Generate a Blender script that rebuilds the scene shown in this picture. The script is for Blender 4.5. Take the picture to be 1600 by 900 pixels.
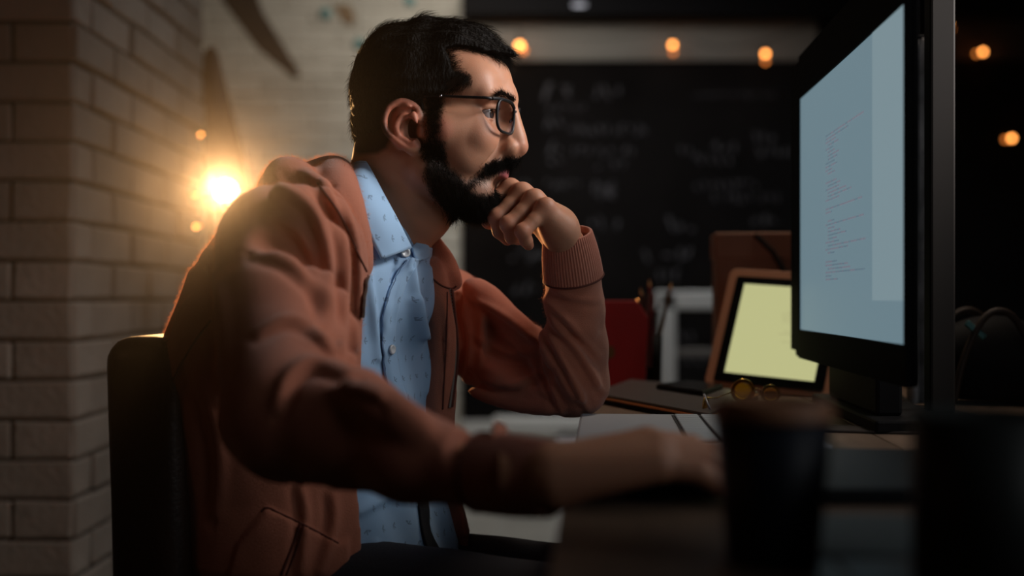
import bpy, bmesh, math, random
import numpy as np
from mathutils import Vector, Matrix

random.seed(7)
RNG = np.random.RandomState(7)
for o in list(bpy.data.objects):
    bpy.data.objects.remove(o)
SC = bpy.context.scene
COL = SC.collection

# ------------------------------------------------------------------ camera
F = 1800.0            # focal length in pixels of the 1600 px wide frame
CZ = 0.90             # lens height above the floor
HY = 465.0            # horizon row
cam = bpy.data.cameras.new('camera')
cam.sensor_width = 36.0
cam.lens = 36.0 * F / 1600.0
cam.shift_y = (HY - 450.0) / 1600.0
cam.dof.use_dof = True
cam.dof.focus_distance = 1.345
cam.dof.aperture_fstop = 1.9
cam.dof.aperture_blades = 0
cam.clip_start = 0.02
CAM = bpy.data.objects.new('camera', cam)
CAM.location = (0, 0, CZ)
CAM.rotation_euler = (math.radians(90), 0, 0)
COL.objects.link(CAM)
SC.camera = CAM


def W(px, py, d):
    """point seen at photo pixel (px, py), d metres in front of the lens"""
    return np.array(((px - 800.0) / F * d, d, CZ + (HY - py) / F * d))


# ------------------------------------------------------------------ world, exposure
world = bpy.data.worlds.new('night_room')
SC.world = world
world.use_nodes = True
world.node_tree.nodes['Background'].inputs[0].default_value = (0.55, 0.62, 0.75, 1)
world.node_tree.nodes['Background'].inputs[1].default_value = 0.008
# thin scatter added to the air, imitating lens glare round the lamp
glare_haze = world.node_tree.nodes.new('ShaderNodeVolumeScatter')
glare_haze.inputs['Density'].default_value = 0.0036
glare_haze.inputs['Anisotropy'].default_value = 0.955
world.node_tree.links.new(glare_haze.outputs[0], world.node_tree.nodes['World Output'].inputs['Volume'])
SC.view_settings.view_transform = 'Standard'
SC.view_settings.look = 'None'
SC.view_settings.gamma = 1.0
SC.view_settings.exposure = 0.0
SC.view_settings.use_curve_mapping = False
SC.cycles.max_bounces = 6
SC.cycles.sample_clamp_indirect = 4.0
SC.cycles.use_denoising = True


def area_light(name, loc, target, sx, sy, power, col, spread=180):
    l = bpy.data.lights.new(name, 'AREA')
    l.shape = 'RECTANGLE'
    l.size, l.size_y = sx, sy
    l.energy = power
    l.color = col
    l.spread = math.radians(spread)
    o = bpy.data.objects.new(name, l)
    o.location = loc
    o.rotation_euler = (Vector(target) - Vector(loc)).to_track_quat('-Z', 'Y').to_euler()
    COL.objects.link(o)
    return o


def point_light(name, loc, power, col, r=0.02):
    l = bpy.data.lights.new(name, 'POINT')
    l.energy = power
    l.color = col
    l.shadow_soft_size = r
    o = bpy.data.objects.new(name, l)
    o.location = loc
    COL.objects.link(o)
    return o


# cool daylight-balanced office light that comes from beyond the monitors, right of the frame
area_light('key_light', (0.82, 1.22, 1.50), (-0.04, 1.38, 0.97), 0.45, 0.45, 2.3, (1.0, 0.94, 0.90), 58)
# added warm fill without a visible lamp, brightens the desk's far end
area_light('desk_fill', (0.62, 1.95, 2.35), (0.30, 1.75, 0.75), 0.3, 0.3, 1.2, (1.0, 0.82, 0.66), 60)
area_light('soft_fill', (0.80, 0.42, 1.22), (-0.10, 1.38, 0.95), 0.5, 0.5, 0.40, (0.92, 0.96, 1.0), 90)
# warm lamp far off to the left, beside the lens
area_light('warm_fill', (-1.6, 0.6, 1.7), (-0.9, 2.6, 1.2), 0.5, 0.5, 0.50, (1.0, 0.50, 0.24))
# unseen light added to lift the side of the brick pier
area_light('pier_fill', (0.35, 2.9, 2.7), (-0.85, 2.6, 1.0), 0.4, 0.4, 0.9, (0.95, 0.97, 1.0), 70)
# ceiling light of the back of the room, washing the white brick wall
area_light('back_light', (-0.20, 4.25, 2.35), (-0.40, 5.2, 1.0), 0.7, 0.3, 8, (1.0, 0.93, 0.82))
area_light('back_fill_right', (0.5, 3.7, 2.6), (0.5, 4.9, 0.3), 0.8, 0.4, 6, (0.92, 0.96, 1.0), 100)  # added unseen light that brightens the white chair and bench


# ------------------------------------------------------------------ helpers: scene graph
def rgb(r, g, b):
    """sRGB 0-255 to linear"""
    f = lambda c: (c / 12.92) if c <= 0.04045 else ((c + 0.055) / 1.055) ** 2.4
    return (f(r / 255.0), f(g / 255.0), f(b / 255.0), 1.0)


def tag(o, label=None, cat=None, group=None, kind=None):
    if label: o['label'] = label
    if cat: o['category'] = cat
    if group: o['group'] = group
    if kind: o['kind'] = kind
    return o


def thing(name, label, cat, loc=(0, 0, 0), rz=0.0, group=None):
    o = bpy.data.objects.new(name, None)
    o.empty_display_size = 0.05
    o.location = loc
    o.rotation_euler = (0, 0, rz)
    COL.objects.link(o)
    return tag(o, label, cat, group)


def link(name, me, mat=None, parent=None, smooth=False):
    o = bpy.data.objects.new(name, me)
    if mat is not None:
        if not isinstance(mat, (list, tuple)): mat = [mat]
        for m in mat: me.materials.append(m)
    if smooth:
        me.shade_smooth()
    COL.objects.link(o)
    if parent: o.parent = parent
    return o


def part_world(name, me, mat, parent, smooth=True):
    """mesh data given in world coordinates, hung on a parent that stands elsewhere"""
    o = link(name, me, mat, None, smooth)
    bpy_par = parent
    m = Matrix.Identity(4)
    p = bpy_par
    chain = []
    while p is not None:
        chain.append(Matrix.LocRotScale(p.location, p.rotation_euler, p.scale))
        p = p.parent
    for c in reversed(chain): m = m @ c
    o.parent = parent
    me.transform(m.inverted())
    return o


class MB:
    """collects boxes, tubes and lathes into ONE mesh"""
    def __init__(s): s.bm = bmesh.new()

    def box(s, c, size, bevel=0.0, rot=None, seg=1, jitter=0.0):
        r = bmesh.ops.create_cube(s.bm, size=1.0)
        vs = r['verts']
        for v in vs:
            v.co = Vector((v.co.x * size[0], v.co.y * size[1], v.co.z * size[2]))
            if jitter: v.co += Vector([random.uniform(-jitter, jitter) for _ in range(3)])
        if bevel > 0:
            es = list({e for v in vs for e in v.link_edges})
            g = bmesh.ops.bevel(s.bm, geom=es, offset=bevel, segments=seg, affect='EDGES', profile=0.5)
            vs = list({v for f in g['faces'] for v in f.verts} | {v for v in vs if v.is_valid})
        M = Matrix.Translation(Vector(c))
        if rot is not None: M = M @ rot.to_4x4()
        for v in vs: v.co = M @ v.co
        return s

    def tube(s, pts, r, n=10, cap=True, closed=False):
        pts = [Vector(p) for p in pts]
        m = len(pts)
        rr = [r] * m if isinstance(r, (int, float)) else list(r)
        rings = []
        up = None
        for i, p in enumerate(pts):
            if closed: t = pts[(i + 1) % m] - pts[i - 1]
            else: t = pts[min(i + 1, m - 1)] - pts[max(i - 1, 0)]
            t.normalize()
            if up is None:
                up = Vector((0, 0, 1)) if abs(t.z) < 0.9 else Vector((1, 0, 0))
            a = t.cross(up)
            a.normalize()
            up = a.cross(t)
            rings.append([s.bm.verts.new(p + (a * math.cos(q) + up * math.sin(q)) * rr[i])
                          for q in [2 * math.pi * k / n for k in range(n)]])
        for i in range(m if closed else m - 1):
            A, B = rings[i], rings[(i + 1) % m]
            for k in range(n):
                s.bm.faces.new((A[k], A[(k + 1) % n], B[(k + 1) % n], B[k]))
        if cap and not closed:
            s.bm.faces.new(rings[0][::-1])
            s.bm.faces.new(rings[-1])
        return s

    def lathe(s, prof, c=(0, 0, 0), n=32, rot=None):
        """prof: (radius, z) list"""
        rings = []
        for (r, z) in prof:
            if r < 1e-6:
                rings.append([s.bm.verts.new((0, 0, z))])
            else:
                rings.append([s.bm.verts.new((r * math.cos(2 * math.pi * k / n), r * math.sin(2 * math.pi * k / n), z))
                              for k in range(n)])
        for A, B in zip(rings[:-1], rings[1:]):
            for k in range(n):
                if len(A) == 1 and len(B) == 1: continue
                if len(A) == 1: s.bm.faces.new((A[0], B[(k + 1) % n], B[k]))
                elif len(B) == 1: s.bm.faces.new((A[k], A[(k + 1) % n], B[0]))
                else: s.bm.faces.new((A[k], A[(k + 1) % n], B[(k + 1) % n], B[k]))
        M = Matrix.Translation(Vector(c))
        if rot is not None: M = M @ rot.to_4x4()
        for R in rings:
            for v in R: v.co = M @ v.co
        return s

    def prism(s, poly, depth, M=None, bevel=0.0):
        """poly: 2D points in local XY, extruded along local Z from 0 to depth"""
        bm2 = bmesh.new()
        vs = [bm2.verts.new((x, y, 0)) for x, y in poly]
        f = bm2.faces.new(vs)
        g = bmesh.ops.extrude_face_region(bm2, geom=[f])
        for v in [e for e in g['geom'] if isinstance(e, bmesh.types.BMVert)]: v.co.z += depth
        bmesh.ops.recalc_face_normals(bm2, faces=bm2.faces)
        if bevel:
            bmesh.ops.bevel(bm2, geom=list(bm2.edges), offset=bevel, segments=2, affect='EDGES', profile=0.5)
        if M is not None: bm2.transform(M)
        me = bpy.data.meshes.new('tmp')
        bm2.to_mesh(me)
        bm2.free()
        s.bm.from_mesh(me)
        bpy.data.meshes.remove(me)
        return s

    def mesh(s, name):
        bmesh.ops.recalc_face_normals(s.bm, faces=s.bm.faces)
        me = bpy.data.meshes.new(name)
        s.bm.to_mesh(me)
        s.bm.free()
        return me

    def build(s, name, mat, parent=None, smooth=False):
        return link(name, s.mesh(name), mat, parent, smooth)


# ------------------------------------------------------------------ helpers: materials
def mat(name, base=(0.5, 0.5, 0.5, 1), rough=0.6, metal=0.0, bump=0.0, bscale=60.0, var=0.0, vscale=6.0,
        emit=None, estr=0.0, sheen=0.0, coat=0.0, spec=0.5, sss=0.0, trans=0.0, ior=1.45, detail=4.0, stretch=None):
    m = bpy.data.materials.new(name)
    m.use_nodes = True
    nt = m.node_tree
    b = nt.nodes['Principled BSDF']
    b.inputs['Base Color'].default_value = base
    b.inputs['Roughness'].default_value = rough
    b.inputs['Metallic'].default_value = metal
    b.inputs['Sheen Weight'].default_value = sheen
    b.inputs['Coat Weight'].default_value = coat
    b.inputs['Specular IOR Level'].default_value = spec
    b.inputs['Transmission Weight'].default_value = trans
    b.inputs['IOR'].default_value = ior
    if sss:
        b.inputs['Subsurface Weight'].default_value = sss
        b.inputs['Subsurface Radius'].default_value = (1.0, 0.35, 0.2)
        b.inputs['Subsurface Scale'].default_value = 0.004
    if emit:
        b.inputs['Emission Color'].default_value = emit
        b.inputs['Emission Strength'].default_value = estr
    tc = nt.nodes.new('ShaderNodeTexCoord')
    vec = tc.outputs['Object']
    if stretch:
        mp = nt.nodes.new('ShaderNodeMapping')
        mp.inputs['Scale'].default_value = stretch
        nt.links.new(vec, mp.inputs['Vector'])
        vec = mp.outputs['Vector']
    if var:
        n = nt.nodes.new('ShaderNodeTexNoise')
        n.inputs['Scale'].default_value = vscale
        n.inputs['Detail'].default_value = 5
        nt.links.new(vec, n.inputs['Vector'])
        mr = nt.nodes.new('ShaderNodeMapRange')
        mr.inputs['From Min'].default_value = 0.3
        mr.inputs['From Max'].default_value = 0.7
        mr.inputs['To Min'].default_value = 1 - var
        mr.inputs['To Max'].default_value = 1 + var
        nt.links.new(n.outputs['Fac'], mr.inputs['Value'])
        mx = nt.nodes.new('ShaderNodeVectorMath')
        mx.operation = 'SCALE'
        mx.inputs[0].default_value = base[:3]
        nt.links.new(mr.outputs[0], mx.inputs['Scale'])
        nt.links.new(mx.outputs[0], b.inputs['Base Color'])
    if bump:
        n = nt.nodes.new('ShaderNodeTexNoise')
        n.inputs['Scale'].default_value = bscale
        n.inputs['Detail'].default_value = detail
        nt.links.new(vec, n.inputs['Vector'])
        bp = nt.nodes.new('ShaderNodeBump')
        bp.inputs['Strength'].default_value = bump
        bp.inputs['Distance'].default_value = 0.004
        nt.links.new(n.outputs['Fac'], bp.inputs['Height'])
        nt.links.new(bp.outputs[0], b.inputs['Normal'])
    return m


# ------------------------------------------------------------------ helpers: sculpting with distance fields
class Field:
    def __init__(s, lo, hi, h):
        s.lo = np.array(lo, float)
        s.h = h
        s.n = np.ceil((np.array(hi, float) - s.lo) / h).astype(int) + 1
        s.D = np.full(tuple(s.n), 0.5, np.float32)
        s.ax = [(s.lo[i] + h * np.arange(s.n[i])).astype(np.float32) for i in range(3)]

    def sl(s, lo, hi, pad):
        a = np.clip(np.floor((np.array(lo) - pad - s.lo) / s.h).astype(int), 0, s.n)
        b = np.clip(np.ceil((np.array(hi) + pad - s.lo) / s.h).astype(int) + 1, 0, s.n)
        return tuple(slice(a[i], b[i]) for i in range(3))

    def apply(s, prim, k, op):
        fn, lo, hi = prim
        S = s.sl(lo, hi, k + 3 * s.h)
        if any(q.stop <= q.start for q in S): return
        X = s.ax[0][S[0]][:, None, None]
        Y = s.ax[1][S[1]][None, :, None]
        Z = s.ax[2][S[2]][None, None, :]
        d = fn(X, Y, Z).astype(np.float32)
        A = s.D[S]
        if op == 'add': s.D[S] = smin(A, d, k)
        elif op == 'sub': s.D[S] = -smin(-A, d, k)
        elif op == 'and': s.D[S] = -smin(-A, -d, k)

    def add(s, prim, k=0.0): s.apply(prim, k, 'add')
    def sub(s, prim, k=0.0): s.apply(prim, k, 'sub')

    def mesh(s):
        D, h = s.D, s.h
        ins = D < 0
        c = [(0, 0, 0), (1, 0, 0), (0, 1, 0), (1, 1, 0), (0, 0, 1), (1, 0, 1), (0, 1, 1), (1, 1, 1)]
        n = s.n - 1
        cnt = np.zeros(tuple(n), np.int8)
        for o in c:
            cnt += ins[o[0]:o[0] + n[0], o[1]:o[1] + n[1], o[2]:o[2] + n[2]]
        act = (cnt > 0) & (cnt < 8)
        idx = np.argwhere(act)
        V = np.stack([D[idx[:, 0] + o[0], idx[:, 1] + o[1], idx[:, 2] + o[2]] for o in c], 1)
        C = np.array(c, np.float32)
        acc = np.zeros((len(idx), 3), np.float32)
        num = np.zeros(len(idx), np.float32)
        for i in range(8):
            for j in range(i + 1, 8):
                if np.abs(C[i] - C[j]).sum() != 1: continue
                a, b = V[:, i], V[:, j]
                m = (a < 0) != (b < 0)
                t = np.where(m, a / np.where(m, a - b, 1), 0)
                acc += np.where(m[:, None], C[i] + (C[j] - C[i]) * t[:, None], 0)
                num += m
        P = (idx + acc / num[:, None]) * h + s.lo
        vid = np.full(tuple(n), -1, np.int32)
        vid[idx[:, 0], idx[:, 1], idx[:, 2]] = np.arange(len(idx))
        Q = []
        for ax in range(3):
            u, v = (ax + 1) % 3, (ax + 2) % 3
            sa = [slice(None)] * 3
            sb = [slice(None)] * 3
            sa[ax] = slice(0, -1)
            sb[ax] = slice(1, None)
            A, B = ins[tuple(sa)], ins[tuple(sb)]
            e = np.argwhere(A != B)
            e = e[(e[:, u] > 0) & (e[:, v] > 0) & (e[:, u] < n[u]) & (e[:, v] < n[v])]
            q = []
            for du, dv in ((1, 1), (0, 1), (0, 0), (1, 0)):
                t = e.copy()
                t[:, u] -= du
                t[:, v] -= dv
                q.append(vid[t[:, 0], t[:, 1], t[:, 2]])
            q = np.stack(q, 1)
            fl = ~A[e[:, 0], e[:, 1], e[:, 2]]
            q[fl] = q[fl][:, ::-1]
            Q.append(q)
        Q = np.concatenate(Q)
        Q = Q[(Q >= 0).all(1)]
        return P, Q


def smin(a, b, k):
    if k <= 0: return np.minimum(a, b)
    h = np.maximum(k - np.abs(a - b), 0) / k
    return np.minimum(a, b) - h * h * k * 0.25


def sym(prim):
    """mirror a primitive given on the +Y side onto both sides"""
    fn, lo, hi = prim
    m = max(abs(lo[1]), abs(hi[1]))
    return (lambda X, Y, Z: fn(X, np.abs(Y), Z)), (lo[0], -m, lo[2]), (hi[0], m, hi[2])


def ell(c, r, R=None):
    c = np.array(c, float)
    r = np.array(r, float)
    def fn(X, Y, Z):
        x, y, z = X - c[0], Y - c[1], Z - c[2]
        if R is not None:
            x, y, z = (R[0][0] * x + R[1][0] * y + R[2][0] * z, R[0][1] * x + R[1][1] * y + R[2][1] * z,
                       R[0][2] * x + R[1][2] * y + R[2][2] * z)
        k0 = np.sqrt((x / r[0]) ** 2 + (y / r[1]) ** 2 + (z / r[2]) ** 2)
        k1 = np.sqrt((x / r[0] ** 2) ** 2 + (y / r[1] ** 2) ** 2 + (z / r[2] ** 2) ** 2)
        return k0 * (k0 - 1) / np.maximum(k1, 1e-9)
    m = r if R is None else np.full(3, r.max())
    return fn, c - m, c + m


def rc(a, b, ra, rb=None):
    a, b = np.array(a, float), np.array(b, float)
    rb = ra if rb is None else rb
    ba = b - a
    L = max((ba ** 2).sum(), 1e-12)
    def fn(X, Y, Z):
        x, y, z = X - a[0], Y - a[1], Z - a[2]
        t = np.clip((x * ba[0] + y * ba[1] + z * ba[2]) / L, 0, 1)
        return np.sqrt((x - t * ba[0]) ** 2 + (y - t * ba[1]) ** 2 + (z - t * ba[2]) ** 2) - (ra + (rb - ra) * t)
    m = max(ra, rb)
    return fn, np.minimum(a, b) - m, np.maximum(a, b) + m


def chain(f, pts, rad, k, op='add'):
    for i in range(len(pts) - 1):
        f.apply(rc(pts[i], pts[i + 1], rad[i], rad[i + 1]), k, op)


def spline(pts, n=8, closed=False):
    """Catmull-Rom through points of any dimension"""
    P = np.array(pts, float)
    m = len(P)
    out = []
    for i in range(m if closed else m - 1):
        if closed: p0, p1, p2, p3 = P[i - 1], P[i], P[(i + 1) % m], P[(i + 2) % m]
        else: p0, p1, p2, p3 = P[max(i - 1, 0)], P[i], P[i + 1], P[min(i + 2, m - 1)]
        for j in range(n):
            t = j / n
            out.append(0.5 * ((2 * p1) + (-p0 + p2) * t + (2 * p0 - 5 * p1 + 4 * p2 - p3) * t * t
                              + (-p0 + 3 * p1 - 3 * p2 + p3) * t ** 3))
    if not closed: out.append(P[-1])
    return np.array(out)


def np_mesh(name, P, Q):
    me = bpy.data.meshes.new(name)
    me.vertices.add(len(P))
    me.vertices.foreach_set('co', np.asarray(P, np.float32).ravel())
    k = Q.shape[1]
    me.loops.add(Q.size)
    me.loops.foreach_set('vertex_index', Q.astype(np.int32).ravel())
    me.polygons.add(len(Q))
    me.polygons.foreach_set('loop_start', np.arange(0, Q.size, k, dtype=np.int32))
    me.update(calc_edges=True)
    me.validate()
    return me


def relax(P, Q, it=2, f=0.5):
    n = len(P)
    for _ in range(it):
        acc = np.zeros_like(P)
        cnt = np.zeros(n)
        for i in range(Q.shape[1]):
            j = (i + 1) % Q.shape[1]
            np.add.at(acc, Q[:, i], P[Q[:, j]])
            np.add.at(cnt, Q[:, i], 1)
            np.add.at(acc, Q[:, j], P[Q[:, i]])
            np.add.at(cnt, Q[:, j], 1)
        P = P + f * (acc / np.maximum(cnt, 1)[:, None] - P)
    return P


def normals(P, Q):
    N = np.zeros_like(P)
    a = np.cross(P[Q[:, 2]] - P[Q[:, 0]], P[Q[:, 3]] - P[Q[:, 1]])
    for i in range(4): np.add.at(N, Q[:, i], a)
    return N / np.maximum(np.linalg.norm(N, axis=1), 1e-12)[:, None]


def in_poly(x, y, poly):
    """signed distance to a 2D polygon, negative inside"""
    x, y = np.asarray(x, float), np.asarray(y, float)
    d = np.full(x.shape, 1e9)
    inside = np.zeros(x.shape, bool)
    n = len(poly)
    for i in range(n):
        ax, ay = poly[i]
        bx, by = poly[(i + 1) % n]
        ex, ey = bx - ax, by - ay
        wx, wy = x - ax, y - ay
        t = np.clip((wx * ex + wy * ey) / (ex * ex + ey * ey + 1e-12), 0, 1)
        d = np.minimum(d, (wx - ex * t) ** 2 + (wy - ey * t) ** 2)
        c = ((ay <= y) & (by > y)) | ((by <= y) & (ay > y))
        xi = ax + (y - ay) / np.where(abs(ey) < 1e-12, 1e-12, ey) * ex
        inside ^= c & (x < xi)
    return np.where(inside, -1, 1) * np.sqrt(d)


def noise3(P, scale, seed=0, octaves=2):
    """cheap smooth pseudo-noise from rotated sines"""
    r = np.random.RandomState(seed)
    out = np.zeros(len(P))
    amp = 1.0
    tot = 0
    for o in range(octaves):
        for _ in range(5):
            v = r.normal(size=3)
            v /= np.linalg.norm(v)
            out += amp * np.sin(P @ v * scale * (2 ** o) * r.uniform(0.7, 1.3) + r.uniform(0, 6.28))
            tot += amp * 0.7
        amp *= 0.5
    return out / tot


def hair_curves(name, roots, mids, tips, rad, mat_, parent, npt=4):
    """real strands: one curve per hair"""
    n = len(roots)
    hc = bpy.data.hair_curves.new(name)
    hc.add_curves([npt] * n)
    t = np.linspace(0, 1, npt)[None, :, None]
    P = (1 - t) ** 2 * roots[:, None] + 2 * t * (1 - t) * mids[:, None] + t ** 2 * tips[:, None]
    hc.attributes['position'].data.foreach_set('vector', P.astype(np.float32).ravel())
    ra = hc.attributes.get('radius') or hc.attributes.new('radius', 'FLOAT', 'POINT')
    R = np.repeat((rad * (1 - 0.75 * np.linspace(0, 1, npt)))[None, :], n, 0)
    ra.data.foreach_set('value', R.astype(np.float32).ravel())
    o = bpy.data.objects.new(name, hc)
    hc.materials.append(mat_)
    COL.objects.link(o)
    if parent: o.parent = parent
    return o


# ================================================================== THE SETTING
M_FLOOR = mat('pale_concrete', rgb(150, 146, 138), rough=0.35, var=0.12, vscale=3, bump=0.05, bscale=30)
M_CEIL = mat('dark_ceiling', rgb(34, 33, 33), rough=0.9)
M_DARK = mat('dark_plaster', rgb(20, 19, 20), rough=0.95, spec=0.05, var=0.1)
M_BOARD = mat('chalkboard_paint', rgb(21, 19, 19), rough=0.95, spec=0.05, var=0.35, vscale=2.2)
M_BAND = mat('grey_plaster', rgb(122, 117, 110), rough=0.9, var=0.08, vscale=2)
M_BAR = mat('black_steel', rgb(17, 17, 20), rough=0.7, spec=0.1)
M_WHITE = mat('white_paint', rgb(205, 203, 198), rough=0.6)
M_MORTAR = mat('painted_mortar', rgb(84, 78, 70), rough=0.95, var=0.2, vscale=30, bump=0.6, bscale=120)
M_BRICK = [mat('painted_brick', rgb(142 + d, 134 + d, 124 + d), rough=0.85, var=0.12, vscale=9, bump=0.8, bscale=70) for d in (-5, 0, 5)]
M_WBRICK = [mat('white_brick', rgb(196 + d, 190 + d, 178 + d), rough=0.75, var=0.06, vscale=9, bump=0.5, bscale=60) for d in (-6, 0, 6)]
M_WMORTAR = mat('white_mortar', rgb(228, 224, 214), rough=0.9)


def slab(name, lo, hi, m, parent=None, kind='structure', bevel=0.0):
    lo, hi = np.array(lo, float), np.array(hi, float)
    c = (lo + hi) / 2
    o = MB().box((0, 0, 0), hi - lo, bevel).build(name, m, parent)
    o.location = c if parent is None else c - np.array(parent.location)
    if kind and parent is None: tag(o, kind=kind)
    return o


BWY = 5.20                                     # back wall
FL = -2.6; FR = 3.2
slab('floor', (FL, -1.2, -0.1), (FR, BWY + 0.3, 0.0), M_FLOOR)
slab('ceiling', (FL, -1.2, 3.0), (FR, BWY + 0.3, 3.1), M_CEIL)
slab('wall_right', (FR, -1.2, 0.0), (FR + 0.1, BWY + 0.3, 3.0), M_DARK)
slab('wall_front', (FL, -1.3, 0.0), (FR, -1.2, 3.0), M_DARK)
slab('wall_far_left', (FL - 0.1, -1.2, 0.0), (FL, BWY + 0.3, 3.0), M_DARK)


def brick_mesh(name, sx_, sy_, sz_, jit, n=3):
    out = []
    for i in range(n):
        me = MB().box((0, 0, 0), (sx_, sy_, sz_), 0.0045, jitter=jit).mesh(name)
        out.append(me)
    return out


def brick_run(parent, origin, direction, normal, length, z0, rows, bl, bh, mats, joint=0.0065, off=0.0, depth=0.05, jit=0.0022, first_half=False, z_off=0.0):
    """courses of single bricks; each is an object, alike bricks share their mesh"""
    d = np.array(direction, float)
    nrm = np.array(normal, float)
    ang = math.atan2(d[1], d[0])
    full = brick_mesh('brick', bl - joint, depth, bh - joint, jit)
    for m_, me in zip(mats, full): me.materials.append(m_)
    cache = {}
    par = np.array(parent.location)
    for r_ in range(rows):
        x = -((bl * 0.5) if (r_ % 2) else 0.0) + off
        while x < length - 0.01:
            a, b = max(x, 0.0), min(x + bl, length)
            x += bl
            w = b - a
            if w < 0.03: continue
            i = random.randrange(3)
            if abs(w - bl) < 1e-6: me = full[i]
            else:
                key = (round(w, 3), i)
                if key not in cache:
                    cache[key] = MB().box((0, 0, 0), (w - joint, depth, bh - joint), 0.0045, jitter=jit).mesh('brick')
                    cache[key].materials.append(mats[i])
                me = cache[key]
            o = bpy.data.objects.new('brick', me)
            pr = random.uniform(-0.0035, 0.0035)
            p = np.array(origin) + d * ((a + b) / 2) + nrm * (pr - depth / 2)
            p = np.array((p[0], p[1], z0 + (r_ + 0.5) * bh)) - par
            o.location = p
            o.rotation_euler = (random.uniform(-0.006, 0.006), random.uniform(-0.004, 0.004), ang + random.uniform(-0.004, 0.004))
            o.parent = parent
            COL.objects.link(o)


# the painted brick pier on the left: its end faces the lens, its side runs back to the lamp
PX_, PY0, PY1 = -0.829, 2.18, 3.10
pier = slab('wall_left', (-1.60, PY0 + 0.008, 0.0), (PX_ - 0.008, PY1, 3.0), M_MORTAR)
BH = 0.0755
brick_run(pier, (-1.60, PY0, 0), (1, 0, 0), (0, -1, 0), 1.60 + PX_ - 0.001, -0.012, 25, 0.235, BH, M_BRICK, off=0.065 + 0.1175)
brick_run(pier, (PX_, PY0 + 0.003, 0), (0, 1, 0), (1, 0, 0), PY1 - PY0, -0.012, 25, 0.235, BH, M_BRICK, off=-0.02)
# back wall: white brick on the left, chalkboard on the right
bw = slab('wall_back', (FL, BWY + 0.010, 0.0), (FR, BWY + 0.15, 3.0), M_WMORTAR)
WX = (722 - 800) / F * BWY
brick_run(bw, (-1.62, BWY, 0), (1, 0, 0), (0, -1, 0), WX + 1.62, 0.0, 38, 0.235, BH, M_WBRICK, depth=0.03, jit=0.0015)
slab('trim_1', (WX, BWY - 0.03, 0.0), (WX + 0.012, BWY + 0.02, 3.0), M_BAR)
board = slab('wall_chalkboard', (WX + 0.012, BWY - 0.03, 0.35), (FR, BWY + 0.012, CZ + (HY - 97) / F * BWY), M_BOARD)
slab('trim_2', (WX + 0.012, BWY - 0.045, CZ + (HY - 97) / F * BWY), ((1272 - 800) / F * BWY, BWY + 0.012, CZ + (HY - 35) / F * BWY), M_BAND)
slab('trim_3', ((1480 - 800) / F * BWY, BWY - 0.045, CZ + (HY - 95) / F * BWY), (FR, BWY + 0.012, CZ + (HY - 30) / F * BWY), mat('brown_plaster', rgb(70, 56, 48), rough=0.9))
slab('trim_4', (WX + 0.012, BWY - 0.16, CZ + (HY - 35) / F * BWY), (FR, BWY + 0.012, 2.26), M_BAR)
slab('trim_5', ((1272 - 800) / F * BWY, BWY - 0.05, CZ + (HY - 97) / F * BWY), ((1480 - 800) / F * BWY, BWY + 0.012, CZ + (HY - 35) / F * BWY), M_DARK)
slab('wall_upper_back', (WX + 0.012, BWY - 0.04, 2.26), (FR, BWY + 0.012, 3.0), M_DARK)
slab('baseboard_back', (WX, BWY - 0.05, 0.0), (FR, BWY + 0.012, 0.35), M_WHITE)

# chalk writing, far out of focus: strokes of chalk grouped into lines of words
M_CHALK = mat('chalk', rgb(82, 80, 84), rough=1.0)
def chalk_text(lines, name):
    mb = MB()
    rr = random.Random(hash(name) % 1000 if False else len(name) + int(lines[0][0]))
    for (px, py, wpx, size) in lines:
        x = px
        while x < px + wpx:
            if rr.random() < 0.16:
                x += size * 0.7
                continue
            w = size * rr.uniform(0.35, 0.6)
            pts = []
            for _ in range(rr.randint(3, 5)):
                q = W(x + rr.uniform(0, w), py + rr.uniform(-size / 2, size / 2), BWY)
                pts.append((q[0], BWY - 0.033, q[2]))
            mb.tube(pts, size * 0.00022, 4)
            x += w + size * 0.18
    me = mb.mesh(name)
    o = part_world(name, me, M_CHALK, board, False)
    return o
chalk_text([(848, 145, 26, 34), (882, 146, 90, 22)], 'chalk_heading')
for i, ln in enumerate(([(855, 170, 60, 12)], [(853, 196, 22, 22), (890, 204, 120, 17)], [(855, 232, 18, 22), (895, 238, 90, 17)], [(858, 255, 22, 20), (930, 258, 40, 18)],
           [(800, 290, 160, 18)], [(1060, 232, 80, 20), (1080, 250, 60, 18)], [(1175, 215, 30, 20), (1180, 238, 60, 20)], [(1085, 150, 120, 10)],
           [(1085, 290, 100, 18), (1110, 310, 100, 16)], [(925, 300, 40, 28)], [(1040, 350, 60, 24), (1170, 345, 40, 22)], [(1000, 400, 80, 24), (920, 350, 50, 20)],
           [(1010, 430, 70, 22)], [(880, 380, 40, 24)], [(790, 400, 60, 26)], [(800, 450, 60, 22)], [(1060, 520, 60, 26)], [(1070, 560, 60, 22)])):
    chalk_text(ln, 'chalk_line')

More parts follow.
